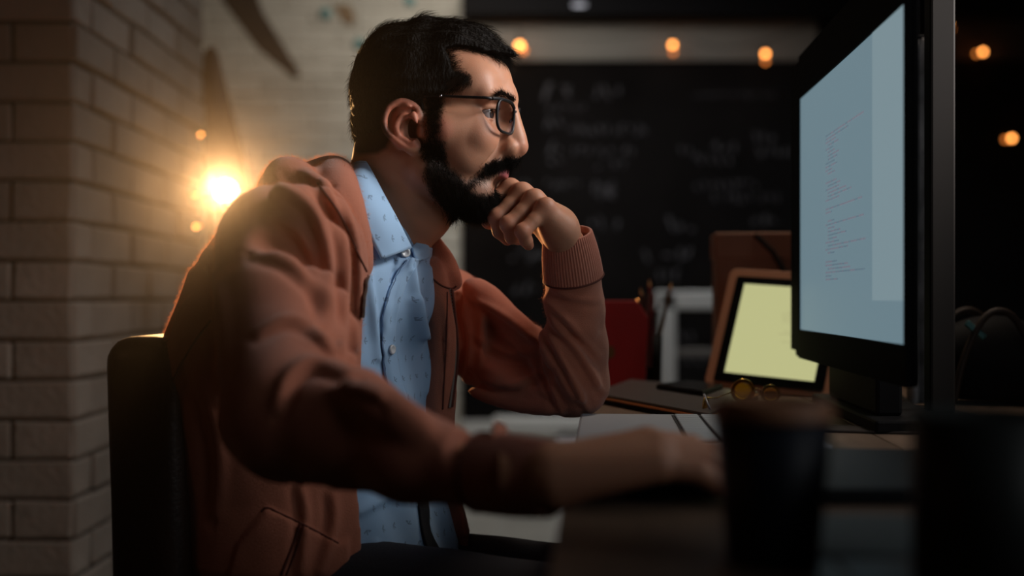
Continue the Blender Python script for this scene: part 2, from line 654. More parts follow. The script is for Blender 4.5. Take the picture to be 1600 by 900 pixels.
# dark diagonal boards and small paper shapes hung before the white brick wall
M_BOARDW = mat('dark_wood', rgb(40, 29, 22), rough=0.7, var=0.2, vscale=8, stretch=(1, 1, 8))
def hung_blade(name, label, cat, pts, d, th, m, group=None):
    w = [W(x, y, d) for x, y in pts]
    c = np.mean(w, axis=0)
    M = Matrix(((1, 0, 0, c[0]), (0, 0, -1, c[1]), (0, 1, 0, c[2]), (0, 0, 0, 1)))
    poly = [(q[0] - c[0], q[2] - c[2]) for q in w]
    me = MB().prism(poly, th, Matrix(((1, 0, 0, 0), (0, 0, -1, 0), (0, 1, 0, 0), (0, 0, 0, 1))), 0.004).mesh(name)
    t = thing(name, label, cat, tuple(c), group=group)
    link('blade', me, m, t)
    top = max(w, key=lambda q: q[2])
    link('hanging_wire', MB().tube([(top[0] - c[0], -th / 2, top[2] - c[2] - 0.02), (top[0] - c[0], -th / 2, 3.0 - c[2])], 0.0015, 6).mesh('hanging_wire'), M_BAR, t)
    return t
hung_blade('hanging_board', 'long dark brown wooden board slanting down before the white brick wall, left of the head', 'hanging blade',
           [(330, -40), (390, -40), (412, 20), (466, 108), (470, 121), (458, 122), (405, 78), (352, 8)], 4.6, 0.03, M_BOARDW)
hung_blade('paper_leaf', 'small brown hanging leaf shape above the back of the head', 'decoration',
           [(519, 8), (548, 8), (556, 28), (550, 42), (536, 36)], 4.7, 0.01, mat('brown_leaf', rgb(92, 72, 50), rough=0.8))
M_TEAL = mat('teal_paper', rgb(66, 112, 112), rough=0.8)
for (x, y, r_, lb) in ((508, 22, 0.026, 'teal paper ball hanging left of the small brown leaf'), (561, 70, 0.026, 'teal paper ball hanging close behind the back of the head'),
                       (640, 2, 0.024, 'teal paper ball hanging above the top of the head')):
    c = W(x, y, 4.8)
    t = thing('paper_ball', lb, 'decoration', tuple(c), group='teal hanging paper balls')
    bm = bmesh.new(); bmesh.ops.create_icosphere(bm, subdivisions=2, radius=r_)
    me = bpy.data.meshes.new('ball'); bm.to_mesh(me); bm.free()
    link('ball', me, M_TEAL, t)
    link('hanging_wire', MB().tube([(0, 0, r_), (0, 0, 3.0 - c[2])], 0.001, 5).mesh('hanging_wire'), M_BAR, t)

# the glaring bulb behind his shoulder with the tall brown shade beyond it
LB = W(353, 298, 2.66)
lamp = thing('lit_bulb', 'glaring warm round bulb seen just over the near shoulder', 'lamp', tuple(LB))
M_GLOW = mat('glowing_bulb', rgb(255, 190, 110), emit=(1.0, 0.55, 0.22, 1), estr=14.0)
bm = bmesh.new(); bmesh.ops.create_uvsphere(bm, u_segments=24, v_segments=16, radius=0.026)
me = bpy.data.meshes.new('globe'); bm.to_mesh(me); bm.free()
link('globe', me, M_GLOW, lamp, True)
link('socket', MB().lathe([(0, -0.075), (0.012, -0.075), (0.015, -0.06), (0.015, -0.028), (0.011, -0.022), (0, -0.022)], (0, 0, 0), 20).mesh('socket'), M_BAR, lamp, True)
link('pole', MB().tube([(0, 0, -0.07), (0, 0, 0.02 - LB[2])], 0.008, 10).mesh('pole'), M_BAR, lamp)
link('base', MB().lathe([(0, 0.02), (0.11, 0.02), (0.12, 0.0), (0, 0.0)], (0, 0, -LB[2]), 32).mesh('base'), M_BAR, lamp, True)
# its reflector throws the light forward, at his back
sl0 = bpy.data.lights.new('bulb_beam', 'SPOT')
sl0.energy = 210.0
sl0.color = (1.0, 0.52, 0.20)
sl0.spot_size = math.radians(39)
sl0.spot_blend = 0.35
sl0.shadow_soft_size = 0.028
slo = bpy.data.objects.new('bulb_beam', sl0)
slo.location = LB + np.array((0.0, -0.03, 0.0))
slo.rotation_euler = (Vector((-0.31, 1.2, 1.02)) - Vector(LB)).to_track_quat('-Z', 'Y').to_euler()
COL.objects.link(slo)
LS = W(330, 300, 3.35)
M_SHADE = mat('brown_shade', rgb(92, 62, 40), rough=0.6)
sh_ = thing('tall_shade', 'tall brown tapering floor shade behind the glaring bulb, beside the brick pier', 'lamp', tuple(LS))
link('cone', MB().lathe([(0.012, 0.42), (0.022, 0.40), (0.060, 0.24), (0.085, 0.15), (0.118, 0.0), (0.114, 0.0), (0.082, 0.15), (0.056, 0.24), (0.018, 0.39)], (0, 0, 0), 40).mesh('cone'), M_SHADE, sh_, True)
link('pole', MB().tube([(0, 0, 0.30), (0, 0, 0.02 - LS[2])], 0.010, 10).mesh('pole'), M_BAR, sh_)
link('base', MB().lathe([(0, 0.02), (0.12, 0.02), (0.13, 0.0), (0, 0.0)], (0, 0, -LS[2]), 32).mesh('base'), M_BAR, sh_, True)

# fairy lights
def fairy(px, py, d, label, s=1.0, reflection=(4, 14)):
    c = W(px, py, d)
    clip = d > 4
    t = thing('fairy_bulb', label, 'light', tuple(c), group='warm fairy lights on the dark wall')
    bm = bmesh.new(); bmesh.ops.create_uvsphere(bm, u_segments=12, v_segments=8, radius=0.011 * s)
    me = bpy.data.meshes.new('globe'); bm.to_mesh(me); bm.free()
    link('globe', me, M_FAIRY, t, True)
    link('socket', MB().lathe([(0, 0.034 * s), (0.006 * s, 0.034 * s), (0.007 * s, 0.009 * s), (0, 0.009 * s)], (0, 0, 0), 10).mesh('socket'), M_BAR, t)
    bm = bmesh.new(); bmesh.ops.create_uvsphere(bm, u_segments=10, v_segments=6, radius=0.009 * s)
    me = bpy.data.meshes.new('reflection'); bm.to_mesh(me); bm.free()
    o = link('reflection', me, M_FAIRY_REFL, t, True)  # orange reflection by the bulb, imitated by a second glowing ball
    o.location = (reflection[0] / F * d, 0, -reflection[1] / F * d)
    if clip: link('clip', MB().tube([(0, 0, 0.030 * s), (0, 0.02, 0.036 * s), (0, BWY - 0.02 - c[1], 0.036 * s)], 0.0022, 6).mesh('clip'), M_BAR, t)
    else: link('clip', MB().tube([(0, 0, 0.030 * s), (PX_ - c[0], 0, 0.036 * s)], 0.0015, 6).mesh('clip'), M_BAR, t)
    return c
M_FAIRY = mat('fairy_glow', rgb(255, 190, 110), emit=(1.0, 0.34, 0.07, 1), estr=9.0)
M_FAIRY_REFL = mat('fairy_reflection', rgb(255, 120, 40), emit=(1.0, 0.28, 0.05, 1), estr=2.2)
fb = []
fb.append(fairy(812, 71, 5.06, 'round warm fairy light just in front of the hair at the forehead', 1.35, (6, 8)))
fb.append(fairy(1051, 70, 5.08, 'orange fairy light in the middle of the pale beam above the chalkboard', 1.0, (1, 12)))
fb.append(fairy(1196, 84, 5.0, 'fairy light at the right end of the pale beam, left of the monitor', 1.0, (0, 12)))
fb.append(fairy(1484, 38, 5.09, 'tiny amber fairy light close beside the brown post, highest of the right ones', 0.4, (3, 8)))
fb.append(fairy(1536, 81, 5.09, 'bright small fairy light right of the monitor, on the brown beam', 0.9, (-10, 3)))
fb.append(fairy(1581, 216, 4.8, 'lowest fairy light on the dark wall at the right edge', 0.9, (-10, 2)))
fairy(314, 210, 3.0, 'small dim amber light at the pier edge, above the glaring bulb', 0.32, (-2, 3))
fairy(306, 354, 2.9, 'small dim amber light at the pier edge, below the glaring bulb', 0.40, (6, -1))
fairy(305, 305, 2.95, 'small dim amber light at the pier edge, level with the glaring bulb', 0.25, (-4, -2))
wire = MB()
hang = [W(722, 30, BWY - 0.2), W(812, 48, 4.95), W(930, 60, 5.0), W(1051, 52, 5.02), W(1120, 74, 5.0), W(1196, 64, 4.95), W(1330, 20, 4.95), W(1484, 24, 4.95), W(1536, 66, 4.95), W(1570, 150, 4.9), W(1581, 200, 4.8), W(1640, 260, 4.8)]
tag(link('light_string', wire.tube([tuple(p) for p in spline(hang, 6)], 0.002, 5).mesh('light_string'), M_BAR),
    'thin dark wire of the fairy lights sagging along the wall top', 'wire')
# the spotlight under the dark beam
sl_ = thing('ceiling_spotlight', 'faint small white spotlight under the black beam at the top edge', 'light', tuple(W(905, 8, 4.7)))
link('housing', MB().lathe([(0, 0.05), (0.03, 0.05), (0.04, 0.0), (0.035, 0.0), (0.028, 0.03), (0, 0.03)], (0, 0, 0), 20).mesh('housing'), M_BAR, sl_, True)
link('lens_disc', MB().lathe([(0, 0.004), (0.03, 0.004), (0.03, 0.0), (0, 0.0)], (0, 0, 0), 20).mesh('lens_disc'), mat('spot_lens', rgb(200, 200, 210), emit=(0.9, 0.9, 1.0, 1), estr=0.5), sl_)
link('stem', MB().tube([(0, 0, 0.05), (0, 0, 3.0 - W(905, 8, 4.7)[2])], 0.006, 8).mesh('stem'), M_BAR, sl_)

# white table and bench seen between the arms, by the back wall
def board_thing(name, label, cat, parts, loc):
    t = thing(name, label, cat, loc)
    for (n_, lo_, hi_, m_) in parts:
        lo_, hi_ = np.array(lo_, float), np.array(hi_, float)
        o = MB().box((0, 0, 0), hi_ - lo_, 0.004).build(n_, m_, t)
        o.location = (lo_ + hi_) / 2 - np.array(loc)
    return t
# white frame of a chair seen right of the forearm, before the chalkboard
ax_, ay_ = W(1030, 465, 4.3)[0], 4.3
zt = W(0, 455, 4.3)[2]
board_thing('white_chair', 'white square-framed chair standing before the chalkboard, beyond the red box', 'chair',
            [('top_rail', (ax_ - 0.01, ay_, zt - 0.068), (ax_ + 0.42, ay_ + 0.035, zt), M_WHITE),
             ('back_post', (ax_ + 0.005, ay_, 0.0), (ax_ + 0.063, ay_ + 0.035, zt - 0.002), M_WHITE),
             ('back_post', (ax_ + 0.36, ay_, 0.0), (ax_ + 0.418, ay_ + 0.035, zt - 0.002), M_WHITE),
             ('lower_rail', (ax_ - 0.045, ay_ + 0.005, zt - 0.245), (ax_ + 0.42, ay_ + 0.03, zt - 0.215), mat('grey_rail', rgb(110, 104, 98), rough=0.7)),
             ('leg', (ax_ + 0.005, ay_ + 0.40, 0.0), (ax_ + 0.05, ay_ + 0.44, 0.42), M_WHITE),
             ('leg', (ax_ + 0.37, ay_ + 0.40, 0.0), (ax_ + 0.418, ay_ + 0.44, 0.42), M_WHITE),
             ('seat', (ax_, ay_ + 0.03, 0.42), (ax_ + 0.42, ay_ + 0.44, 0.45), M_WHITE)], (ax_ + 0.2, ay_ + 0.2, 0.0))
# low white bench along the wall
bx0, bx1 = W(770, 0, 4.7)[0], W(925, 0, 4.7)[0]
board_thing('white_bench', 'low white bench by the back wall, glimpsed under the leaning forearm', 'bench',
            [('top', (bx0, 4.92, W(0, 669, 4.92)[2]), (bx1, 5.10, W(0, 656, 4.92)[2]), M_WHITE),
             ('panel', (bx0 + 0.27, 4.95, 0.0), (bx1, 4.97, W(0, 673, 4.95)[2]), mat('white_gloss', rgb(235, 235, 240), rough=0.15)),
             ('leg', (bx0, 4.94, 0.0), (bx0 + 0.04, 4.98, W(0, 669, 4.92)[2]), M_WHITE),
             ('leg', (bx0, 5.05, 0.0), (bx0 + 0.04, 5.09, W(0, 669, 4.92)[2]), M_WHITE)], ((bx0 + bx1) / 2, 5.0, 0.0))


# ================================================================== THE MAN
TH = math.radians(12.0)
HO = W(668, 209, 1.385)                       # middle between the ear canals


def H2W(p):
    """head millimetres (x forward, y to his left, z up) to world"""
    p = np.asarray(p, float) * 0.001
    c, s = math.cos(TH), math.sin(TH)
    return np.stack([HO[0] + c * p[..., 0] + s * p[..., 1], HO[1] - s * p[..., 0] + c * p[..., 1], HO[2] + p[..., 2]], -1)


def side(P):
    """side view coordinates of head points, in photo pixels around the head"""
    q = H2W(np.stack([P[..., 0], -np.abs(P[..., 1]), P[..., 2]], -1))
    return 800 + F * q[..., 0] / q[..., 1], HY - F * (q[..., 2] - CZ) / q[..., 1]


man = thing('person', 'seated bearded man in open rust hoodie and blue shirt, chin on fist',
            'person', (-0.24, 1.40, 0.0))

# ---------------------------------------------------------------- head and neck
f = Field((-108, -98, -170), (134, 98, 138), 1.45)
A = f.add
A(ell((-2, 0, 46), (90, 73, 75)), 0)
A(ell((34, 0, 50), (61, 62, 56)), 14)
A(ell((42, 0, -8), (46, 56, 56)), 20)
A(sym(rc((34, 54, -6), (64, 40, -2), 16, 14)), 18)             # cheekbones
A(sym(rc((12, 48, -48), (60, 18, -75), 17, 16)), 18)          # jaw
A(ell((64, 0, -76), (19, 21, 16)), 12)                        # chin
A(ell((54, 0, -46), (38, 32, 33)), 12)
A(sym(ell((50, 38, -28), (24, 19, 26))), 14)
A(sym(ell((64, 37, -18), (17, 16, 19))), 14)                        # muzzle
A(rc((-20, 0, -30), (-32, 0, -76), 53, 50), 24)
A(rc((-34, 0, -76), (-72, 0, -150), 49, 54), 12)
A(rc((18, 0, -64), (-34, 0, -98), 24, 36), 16)
A(sym(rc((96, 7, 37), (80, 46, 38), 8, 9)), 9)               # brow ridge
A(ell((90, 0, 42), (14, 18, 14)), 10)
A(sym(ell((60, 38, 48), (26, 21, 22))), 14)
f.sub(sym(ell((99, 32, 14), (19, 19, 14))), 9)              # eye sockets
A(sym(ell((72, 36, -12), (15, 19, 15))), 14)                   # upper cheek
A(rc((98, 0, 30), (109, 0, -8), 6.5, 6.5), 9)                 # nose bridge
A(rc((104, 0, 4), (111, 0, -18), 8, 9.5), 6)                  # nose tip
A(sym(ell((100, 12.5, -21), (11.5, 7, 8.5))), 5)
A(rc((94, 0, -6), (98, 0, -24), 13, 12), 9)
A(rc((112, 0, -23), (100, 0, -29), 5, 5), 3)
f.sub(sym(ell((103.5, 8.0, -28.6), (6.2, 3.8, 4.6))), 1.8)       # nostrils
f.sub(sym(rc((96, 23, -12), (84, 34, -42), 3, 3)), 9)
f.sub(rc((100, 0, -34), (97.5, 0, -41), 2.5, 2.5), 4)         # philtrum
A(sym(rc((93, 3.5, -43.5), (80, 25, -49), 4.2, 2.4)), 4)     # upper lip
A(sym(rc((88, 0, -54.5), (79, 19, -52.5), 5.4, 3)), 4)         # lower lip
f.sub(sym(rc((99, 0, -48.5), (78, 26, -50.5), 1.1, 1.1)), 1.6)
f.sub(rc((89, -12, -65), (89, 12, -65), 6, 6), 9)
A(sym(ell((77, 32, 16), (13.6, 13.6, 13.3))), 3)               # lids over the eyeball
f.sub(sym(ell((85, 35.5, 15.6), (15, 16.5, 4.9))), 1.0)
f.sub(sym(rc((90, 24, 22.5), (80, 45, 21.0), 0.8, 0.8)), 1.5)
f.sub(sym(rc((90, 24, 7.0), (80, 42, 8.5), 0.7, 0.7)), 2.0)
A(sym(rc((90, 24, 24.5), (80, 46, 23), 3, 2.5)), 3)
# ears
def epl(x, z, o=0): return (x * 0.92 + 7.0, 73 + (8 - x) * 0.34 + o, z * 0.92 - 10.0)
EX = 7.0; EZ = -10.0; ES = 0.92
A(sym(ell((-13 * ES + EX, 79, 8 * ES + EZ), (18, 5, 25), [[0.95, -0.32, 0.05], [0.30, 0.94, 0.1], [-0.08, -0.08, 0.99]])), 4)
rim = [(5, 16), (5, 27), (-3, 35), (-15, 38), (-28, 31), (-34.5, 17), (-32, 2), (-22, -9), (-12, -17), (-3, -21), (3, -17)]
rim3 = spline([epl(x, z, 3) for x, z in rim], 3)
for i in range(len(rim3) - 1): A(sym(rc(rim3[i], rim3[i + 1], 3.6, 3.6)), 1.6)
A(sym(ell(epl(-3, -16, 0), (8.5, 5, 8.5))), 4)
f.sub(sym(rc(epl(-2, 26, 7), epl(-22, 24, 7), 3.4, 3.6)), 2.5)
f.sub(sym(rc(epl(-22, 24, 7), epl(-27, 6, 7), 3.6, 2.5)), 2.5)
f.sub(sym(ell(epl(-4, 4, 5), (9.5, 8, 13))), 3)
anti = spline([epl(-10, 21, 3), epl(-15, 17, 4), epl(-20, 6, 6), epl(-17, -5, 3), epl(-8, -10, 3)], 3)
for i in range(len(anti) - 1): A(sym(rc(anti[i], anti[i + 1], 3.0, 3.0)), 2)
A(sym(ell(epl(7.5, 2, 1), (4.2, 5, 7))), 3)
A(sym(rc((20, 66, 8), (11, 73, 8), 6, 4)), 6)
P, Q = f.mesh()
P = relax(P, Q, 2, 0.5)
del f
HEAD_P, HEAD_Q = P, Q
HN = normals(P, Q)
sx, sy = side(P)
# where the beard grows (outline in the side view), lips, brows
beard_poly = [(664, 140), (692, 146), (690, 185), (686, 212), (694, 236), (706, 262), (728, 284), (744, 274), (756, 260), (772, 248),
              (792, 245), (815, 246), (822, 262), (796, 266), (782, 267), (762, 273), (744, 286), (738, 297), (752, 302), (772, 297), (790, 294), (810, 300), (800, 370),
              (735, 372), (700, 334), (676, 308), (664, 280), (659, 240), (664, 214)]
bd = in_poly(sx, sy, beard_poly)
wob = noise3(P, 0.25, 3, 2) * 2.5
beard = np.clip(0.5 - (bd + wob) / 14.0, 0, 1)
beard *= (P[:, 2] < 40)
mouthz = -49.0 - np.abs(P[:, 1]) * 0.05
lipd = np.hypot((P[:, 2] - mouthz) / 8.5, np.abs(P[:, 1]) / 24.0)
lip = np.clip((1.0 - lipd) * 5, 0, 1) * (P[:, 0] > 80)
beard = beard * (1 - lip)
stub = np.clip(1 - (in_poly(sx, sy, [(690, 180), (700, 235), (735, 262), (790, 240), (830, 250), (820, 340), (735, 375), (690, 350), (650, 330), (655, 240)]) + 6) / 18, 0, 1) * 0.35
NOSE = np.clip(1 - np.linalg.norm((P - np.array((112, 0, -18))) / np.array((18, 18, 14)), axis=1), 0, 1)
CHEEK = np.clip(1 - np.linalg.norm((np.stack([P[:, 0], np.abs(P[:, 1]), P[:, 2]], 1) - np.array((80, 40, -8))) / np.array((28, 30, 24)), axis=1), 0, 1)
EARM = np.clip((np.abs(P[:, 1]) - 74) / 8, 0, 1) * (P[:, 2] < 45) * (P[:, 2] > -28)
flush = np.clip(NOSE * 0.8 + CHEEK * 0.5 + EARM * 0.8, 0, 1)
HEAD_ATTR = {'beard': np.clip(np.maximum(beard * 0.92, stub), 0, 1), 'lip': lip, 'flush': flush}
scalp_poly = [(697, 78), (714, 74), (730, 76), (770, 84), (812, 92), (830, 60), (790, 0), (640, -20), (500, 0), (480, 200), (560, 242), (590, 240), (604, 232),
              (612, 214), (600, 190), (606, 166), (626, 154), (652, 162), (662, 180), (664, 150), (692, 146), (716, 136), (736, 127), (734, 119), (712, 108)]
sd = in_poly(sx, sy, scalp_poly)
HEAD_ATTR['beard'] = np.maximum(HEAD_ATTR['beard'], np.clip(0.5 - sd / 8, 0, 1) * 0.95)


def skin_material():
    m = mat('skin', rgb(196, 140, 112), rough=0.5, bump=0.06, bscale=700, sss=0.25, spec=0.45, detail=2)
    nt = m.node_tree
    b = nt.nodes['Principled BSDF']
    def attr(n):
        a = nt.nodes.new('ShaderNodeAttribute')
        a.attribute_name = n
        return a.outputs['Fac']
    col = nt.nodes.new('ShaderNodeRGB')
    col.outputs[0].default_value = rgb(180, 130, 102)
    last = col.outputs[0]
    n = nt.nodes.new('ShaderNodeTexNoise')
    n.inputs['Scale'].default_value = 45
    n.inputs['Detail'].default_value = 6
    for a, c, k in ((n.outputs['Fac'], rgb(168, 108, 84), 0.35), (attr('flush'), rgb(196, 104, 84), 0.6),
                    (attr('lip'), rgb(204, 112, 112), 1.0), (attr('beard'), rgb(20, 14, 12), 1.0)):
        mx = nt.nodes.new('ShaderNodeMix')
        mx.data_type = 'RGBA'
        mu = nt.nodes.new('ShaderNodeMath')
        mu.operation = 'MULTIPLY'
        mu.inputs[1].default_value = k
        nt.links.new(a, mu.inputs[0])
        nt.links.new(mu.outputs[0], mx.inputs[0])
        nt.links.new(last, mx.inputs[6])
        mx.inputs[7].default_value = c
        last = mx.outputs[2]
    nt.links.new(last, b.inputs['Base Color'])
    return m


M_SKIN = skin_material()
M_HAIR = mat('black_hair', rgb(9, 7, 6), rough=0.6, spec=0.06)
M_HAIRM = mat('hair_mass', rgb(13, 11, 10), rough=0.7, spec=0.2, bump=0.8, bscale=300, stretch=(1, 1, 0.35))

# ---------------------------------------------------------------- left hand under the chin
f = Field(W(730, 405, 1.49) - 0.01, W(925, 262, 1.30) + 0.01, 0.0011) if False else None
lo = np.array((-0.075, 1.26, 0.905))
hi = np.array((0.105, 1.45, 1.055))
f = Field(lo, hi, 0.00125)
A = f.add
wr = W(887, 390, 1.371)
A(rc(W(894, 440, 1.385), wr, 0.017, 0.0220), 0)
A(rc(wr, W(871, 354, 1.356), 0.0220, 0.0205), 0.01)
MCP = [W(796, 296, 1.374), W(815, 303, 1.358), W(834, 313, 1.339), W(852, 326, 1.322)]
PIP = [W(761, 322, 1.364), W(777, 340, 1.348), W(795, 351, 1.330), W(817, 362, 1.311)]
DIP = [W(764, 346, 1.376), W(781, 361, 1.362), W(800, 370, 1.342), W(822, 376, 1.318)]
TIP = [W(780, 352, 1.387), W(793, 374, 1.374), W(810, 374, 1.356), W(826, 383, 1.324)]
RM = [0.0118, 0.0122, 0.0116, 0.0106]
RP = [0.0102, 0.0104, 0.0098, 0.0086]
for i in range(4):                            # metacarpals
    A(rc(W(870 + i * 3, 347 + i * 4, 1.366 - i * 0.009), MCP[i], 0.0185, RM[i]), 0.010)
A(rc(W(878, 372, 1.350), W(858, 344, 1.330), 0.0195, 0.0150), 0.010)       # heel of the hand, little finger side
A(rc(W(872, 372, 1.374), W(846, 346, 1.376), 0.0195, 0.016), 0.010)
g = Field(lo, hi, 0.00125)
for i in range(4):                            # each finger a field of its own so the fingers keep their creases
    q = Field(lo, hi, 0.00125)
    r0, r1 = RM[i], RP[i]
    mid = (MCP[i] + PIP[i]) / 2
    q.add(rc(MCP[i], mid, r0, r1 * 0.95), 0)
    q.add(rc(mid, PIP[i], r1 * 0.95, r1), 0.003)
    q.add(rc(PIP[i], DIP[i], r1, r1 * 0.86), 0.003)
    q.add(rc(DIP[i], TIP[i], r1 * 0.86, r1 * 0.72), 0.003)
    kn = MCP[i] + np.array((0.002, -0.001, 0.0035))
    q.add(ell(kn, (0.0088,) * 3), 0.005)
    q.add(ell(PIP[i] + np.array((-0.001, 0, 0.001)), (r1 * 1.0,) * 3), 0.003)
    g.D = smin(g.D, q.D, 0.0022)
f.D = smin(f.D, g.D, 0.006)
A(rc(W(872, 362, 1.380), W(838, 348, 1.400), 0.017, 0.0125), 0.008)        # thumb
A(rc(W(838, 348, 1.400), W(800, 338, 1.408), 0.0125, 0.0105), 0.004)
A(rc(W(800, 338, 1.408), W(772, 328, 1.404), 0.0108, 0.009), 0.004)
for i in range(3):                            # tendons
    A(rc(MCP[i] + np.array((0.004, 0, 0.004)), W(872, 338, 1.362 - i * 0.012), 0.004, 0.003), 0.008)
P, Q = f.mesh()
P = relax(P, Q, 2, 0.5)
del f, g, q
HANDL = (P, Q)
kd = np.min([np.linalg.norm(P - c, axis=1) for c in MCP + PIP + TIP], axis=0)
HANDL_FL = np.clip(1 - kd / 0.016, 0, 1) * 0.75

# ---------------------------------------------------------------- right hand on the mouse
HW = W(862, 752, 0.835)
lo = np.array((-0.01, 0.72, 0.735))
hi = np.array((0.22, 0.92, 0.845))
f = Field(lo, hi, 0.0016)
A = f.add
w0 = np.array((0.028, 0.838, 0.7705))
hd = np.array((math.cos(0.12), math.sin(0.12), 0.0))
hs = np.array((-hd[1], hd[0], 0.0))            # towards the little finger is -hs (his right hand, palm down)
A(rc(w0 - hd * 0.035 + (0, 0.008, 0), w0, 0.019, 0.0215), 0)
for i, o in enumerate((0.028, 0.009, -0.010, -0.027)):
    m_ = w0 + hd * (0.083 - abs(i - 1) * 0.005) + hs * o + np.array((0, 0, 0.019 - i * 0.003))
    A(rc(w0 + hs * o * 0.5, m_, 0.019, 0.0125), 0.012)
    L = (0.072, 0.078, 0.072, 0.058)[i]
    p1 = m_ + hd * L * 0.50 + hs * o * 0.15 + np.array((0, 0, -0.004))
    p2 = p1 + hd * L * 0.30 + np.array((0, 0, -0.011))
    p3 = p2 + hd * L * 0.22 + np.array((0, 0, -0.009))
    r = (0.0095, 0.0098, 0.0092, 0.0082)[i]
    q = Field(lo, hi, 0.0016)
    q.add(rc(m_, p1, r * 1.2, r), 0)
    q.add(rc(p1, p2, r, r * 0.92), 0.002)
    q.add(rc(p2, p3, r * 0.92, r * 0.78), 0.002)
    f.D = smin(f.D, q.D, 0.004)
t1 = w0 + hd * 0.045 + hs * 0.040 + np.array((0, 0, -0.004))
t2 = t1 + hd * 0.036 + hs * 0.010 + np.array((0, 0, -0.003))
A(rc(w0 + hs * 0.012, t1, 0.019, 0.0135), 0.010)
A(rc(t1, t2, 0.0135, 0.0108), 0.003)
A(rc(t2, t2 + hd * 0.028 - hs * 0.002, 0.0108, 0.0085), 0.003)
P, Q = f.mesh()
P = relax(P, Q, 1, 0.5)
del f, q
HANDR = (P, Q)

# ---------------------------------------------------------------- torso, arms and legs of the body, inside the clothes
S1 = np.array((-0.236, 1.185, 0.950))         # right shoulder, near the lens
S2 = np.array((-0.085, 1.570, 0.895))
E1 = np.array((-0.190, 0.975, 0.800))         # right elbow
E2 = W(902, 597, 1.42)                        # left elbow, on the desk
NB = H2W((-58, 0, -150))
f = Field((-0.45, 0.78, 0.40), (0.35, 1.72, 1.08), 0.012)
A = f.add
A(rc((-0.235, 1.40, 0.55), (-0.25, 1.40, 0.72), 0.10, 0.09), 0.05)
A(rc((-0.25, 1.40, 0.72), (-0.25, 1.39, 0.86), 0.09, 0.085), 0.05)
A(rc((-0.25, 1.39, 0.86), (-0.225, 1.385, 0.96), 0.085, 0.05), 0.05)
A(rc(S1 + (-0.01, 0.03, -0.02), (-0.265, 1.36, 0.92), 0.04, 0.04), 0.03)
A(rc((-0.265, 1.40, 0.92), S2 + (-0.03, -0.01, -0.01), 0.04, 0.04), 0.03)
A(rc(NB, NB + (0.0, 0, 0.04), 0.055, 0.05), 0.04)
A(rc(S1, E1, 0.040, 0.032), 0.02)
A(rc(E1, W(545, 668, 0.945), 0.030, 0.026), 0.01)
A(rc(W(545, 668, 0.945), W(640, 711, 0.905), 0.026, 0.020), 0.005)
A(rc(W(640, 711, 0.905), W(755, 737, 0.870), 0.020, 0.018), 0.005)
A(rc(W(755, 737, 0.870), w0, 0.018, 0.017), 0.005)
A(rc(S2 + (0, 0.01, -0.01), E2 + (0, 0.008, 0), 0.032, 0.018), 0.02)
A(rc(E2 + (0, 0.008, 0), W(895, 440, 1.394), 0.018, 0.014), 0.01)
P, Q = f.mesh()
del f
TOR = (P, Q)

Ps = [H2W(HEAD_P), HANDL[0], HANDR[0], TOR[0]]
Qs = [HEAD_Q, HANDL[1], HANDR[1], TOR[1]]
off = np.cumsum([0] + [len(p) for p in Ps])
allP = np.concatenate(Ps)
allQ = np.concatenate([q_ + o_ for q_, o_ in zip(Qs, off[:-1])])
me = np_mesh('body', allP, allQ)
for nm in ('beard', 'lip', 'flush'):
    v = np.zeros(len(allP), np.float32)
    v[:off[1]] = HEAD_ATTR[nm]
    if nm == 'flush': v[off[1]:off[2]] = HANDL_FL
    at = me.attributes.new(nm, 'FLOAT', 'POINT')
    at.data.foreach_set('value', v)
part_world('body', me, M_SKIN, man)

# eyeballs
m = bpy.data.materials.new('eyeball')
m.use_nodes = True
nt = m.node_tree
b = nt.nodes['Principled BSDF']
b.inputs['Roughness'].default_value = 0.08
b.inputs['Coat Weight'].default_value = 0.6
tc = nt.nodes.new('ShaderNodeTexCoord')
sxn = nt.nodes.new('ShaderNodeSeparateXYZ')
nt.links.new(tc.outputs['Object'], sxn.inputs[0])
rp = nt.nodes.new('ShaderNodeValToRGB')
rp.color_ramp.interpolation = 'LINEAR'
e = rp.color_ramp.elements
e[0].position, e[0].color = 0.0, rgb(150, 142, 140)
e[1].position, e[1].color = 1.0, rgb(3, 3, 3)
for p_, c_ in ((0.80, rgb(150, 142, 140)), (0.83, rgb(18, 10, 8)), (0.94, rgb(60, 34, 20)), (0.962, rgb(30, 16, 10)), (0.968, rgb(3, 3, 3))):
    q = e.new(p_)
    q.color = c_
dv = nt.nodes.new('ShaderNodeMath')
dv.operation = 'DIVIDE'
dv.inputs[1].default_value = 0.012
nt.links.new(sxn.outputs[0], dv.inputs[0])
nt.links.new(dv.outputs[0], rp.inputs[0])
nt.links.new(rp.outputs[0], b.inputs['Base Color'])
for s in (-1, 1):
    bm = bmesh.new()
    bmesh.ops.create_uvsphere(bm, u_segments=32, v_segments=20, radius=0.0119)
    me = bpy.data.meshes.new('eyeball')
    bm.to_mesh(me)
    bm.free()
    o = link('eyeball', me, m, man, True)
    o.location = Vector(H2W((77.3, 32.0 * s, 16))) - Vector(man.location)
    o.rotation_euler = (0, math.radians(2), -TH - math.radians(8))

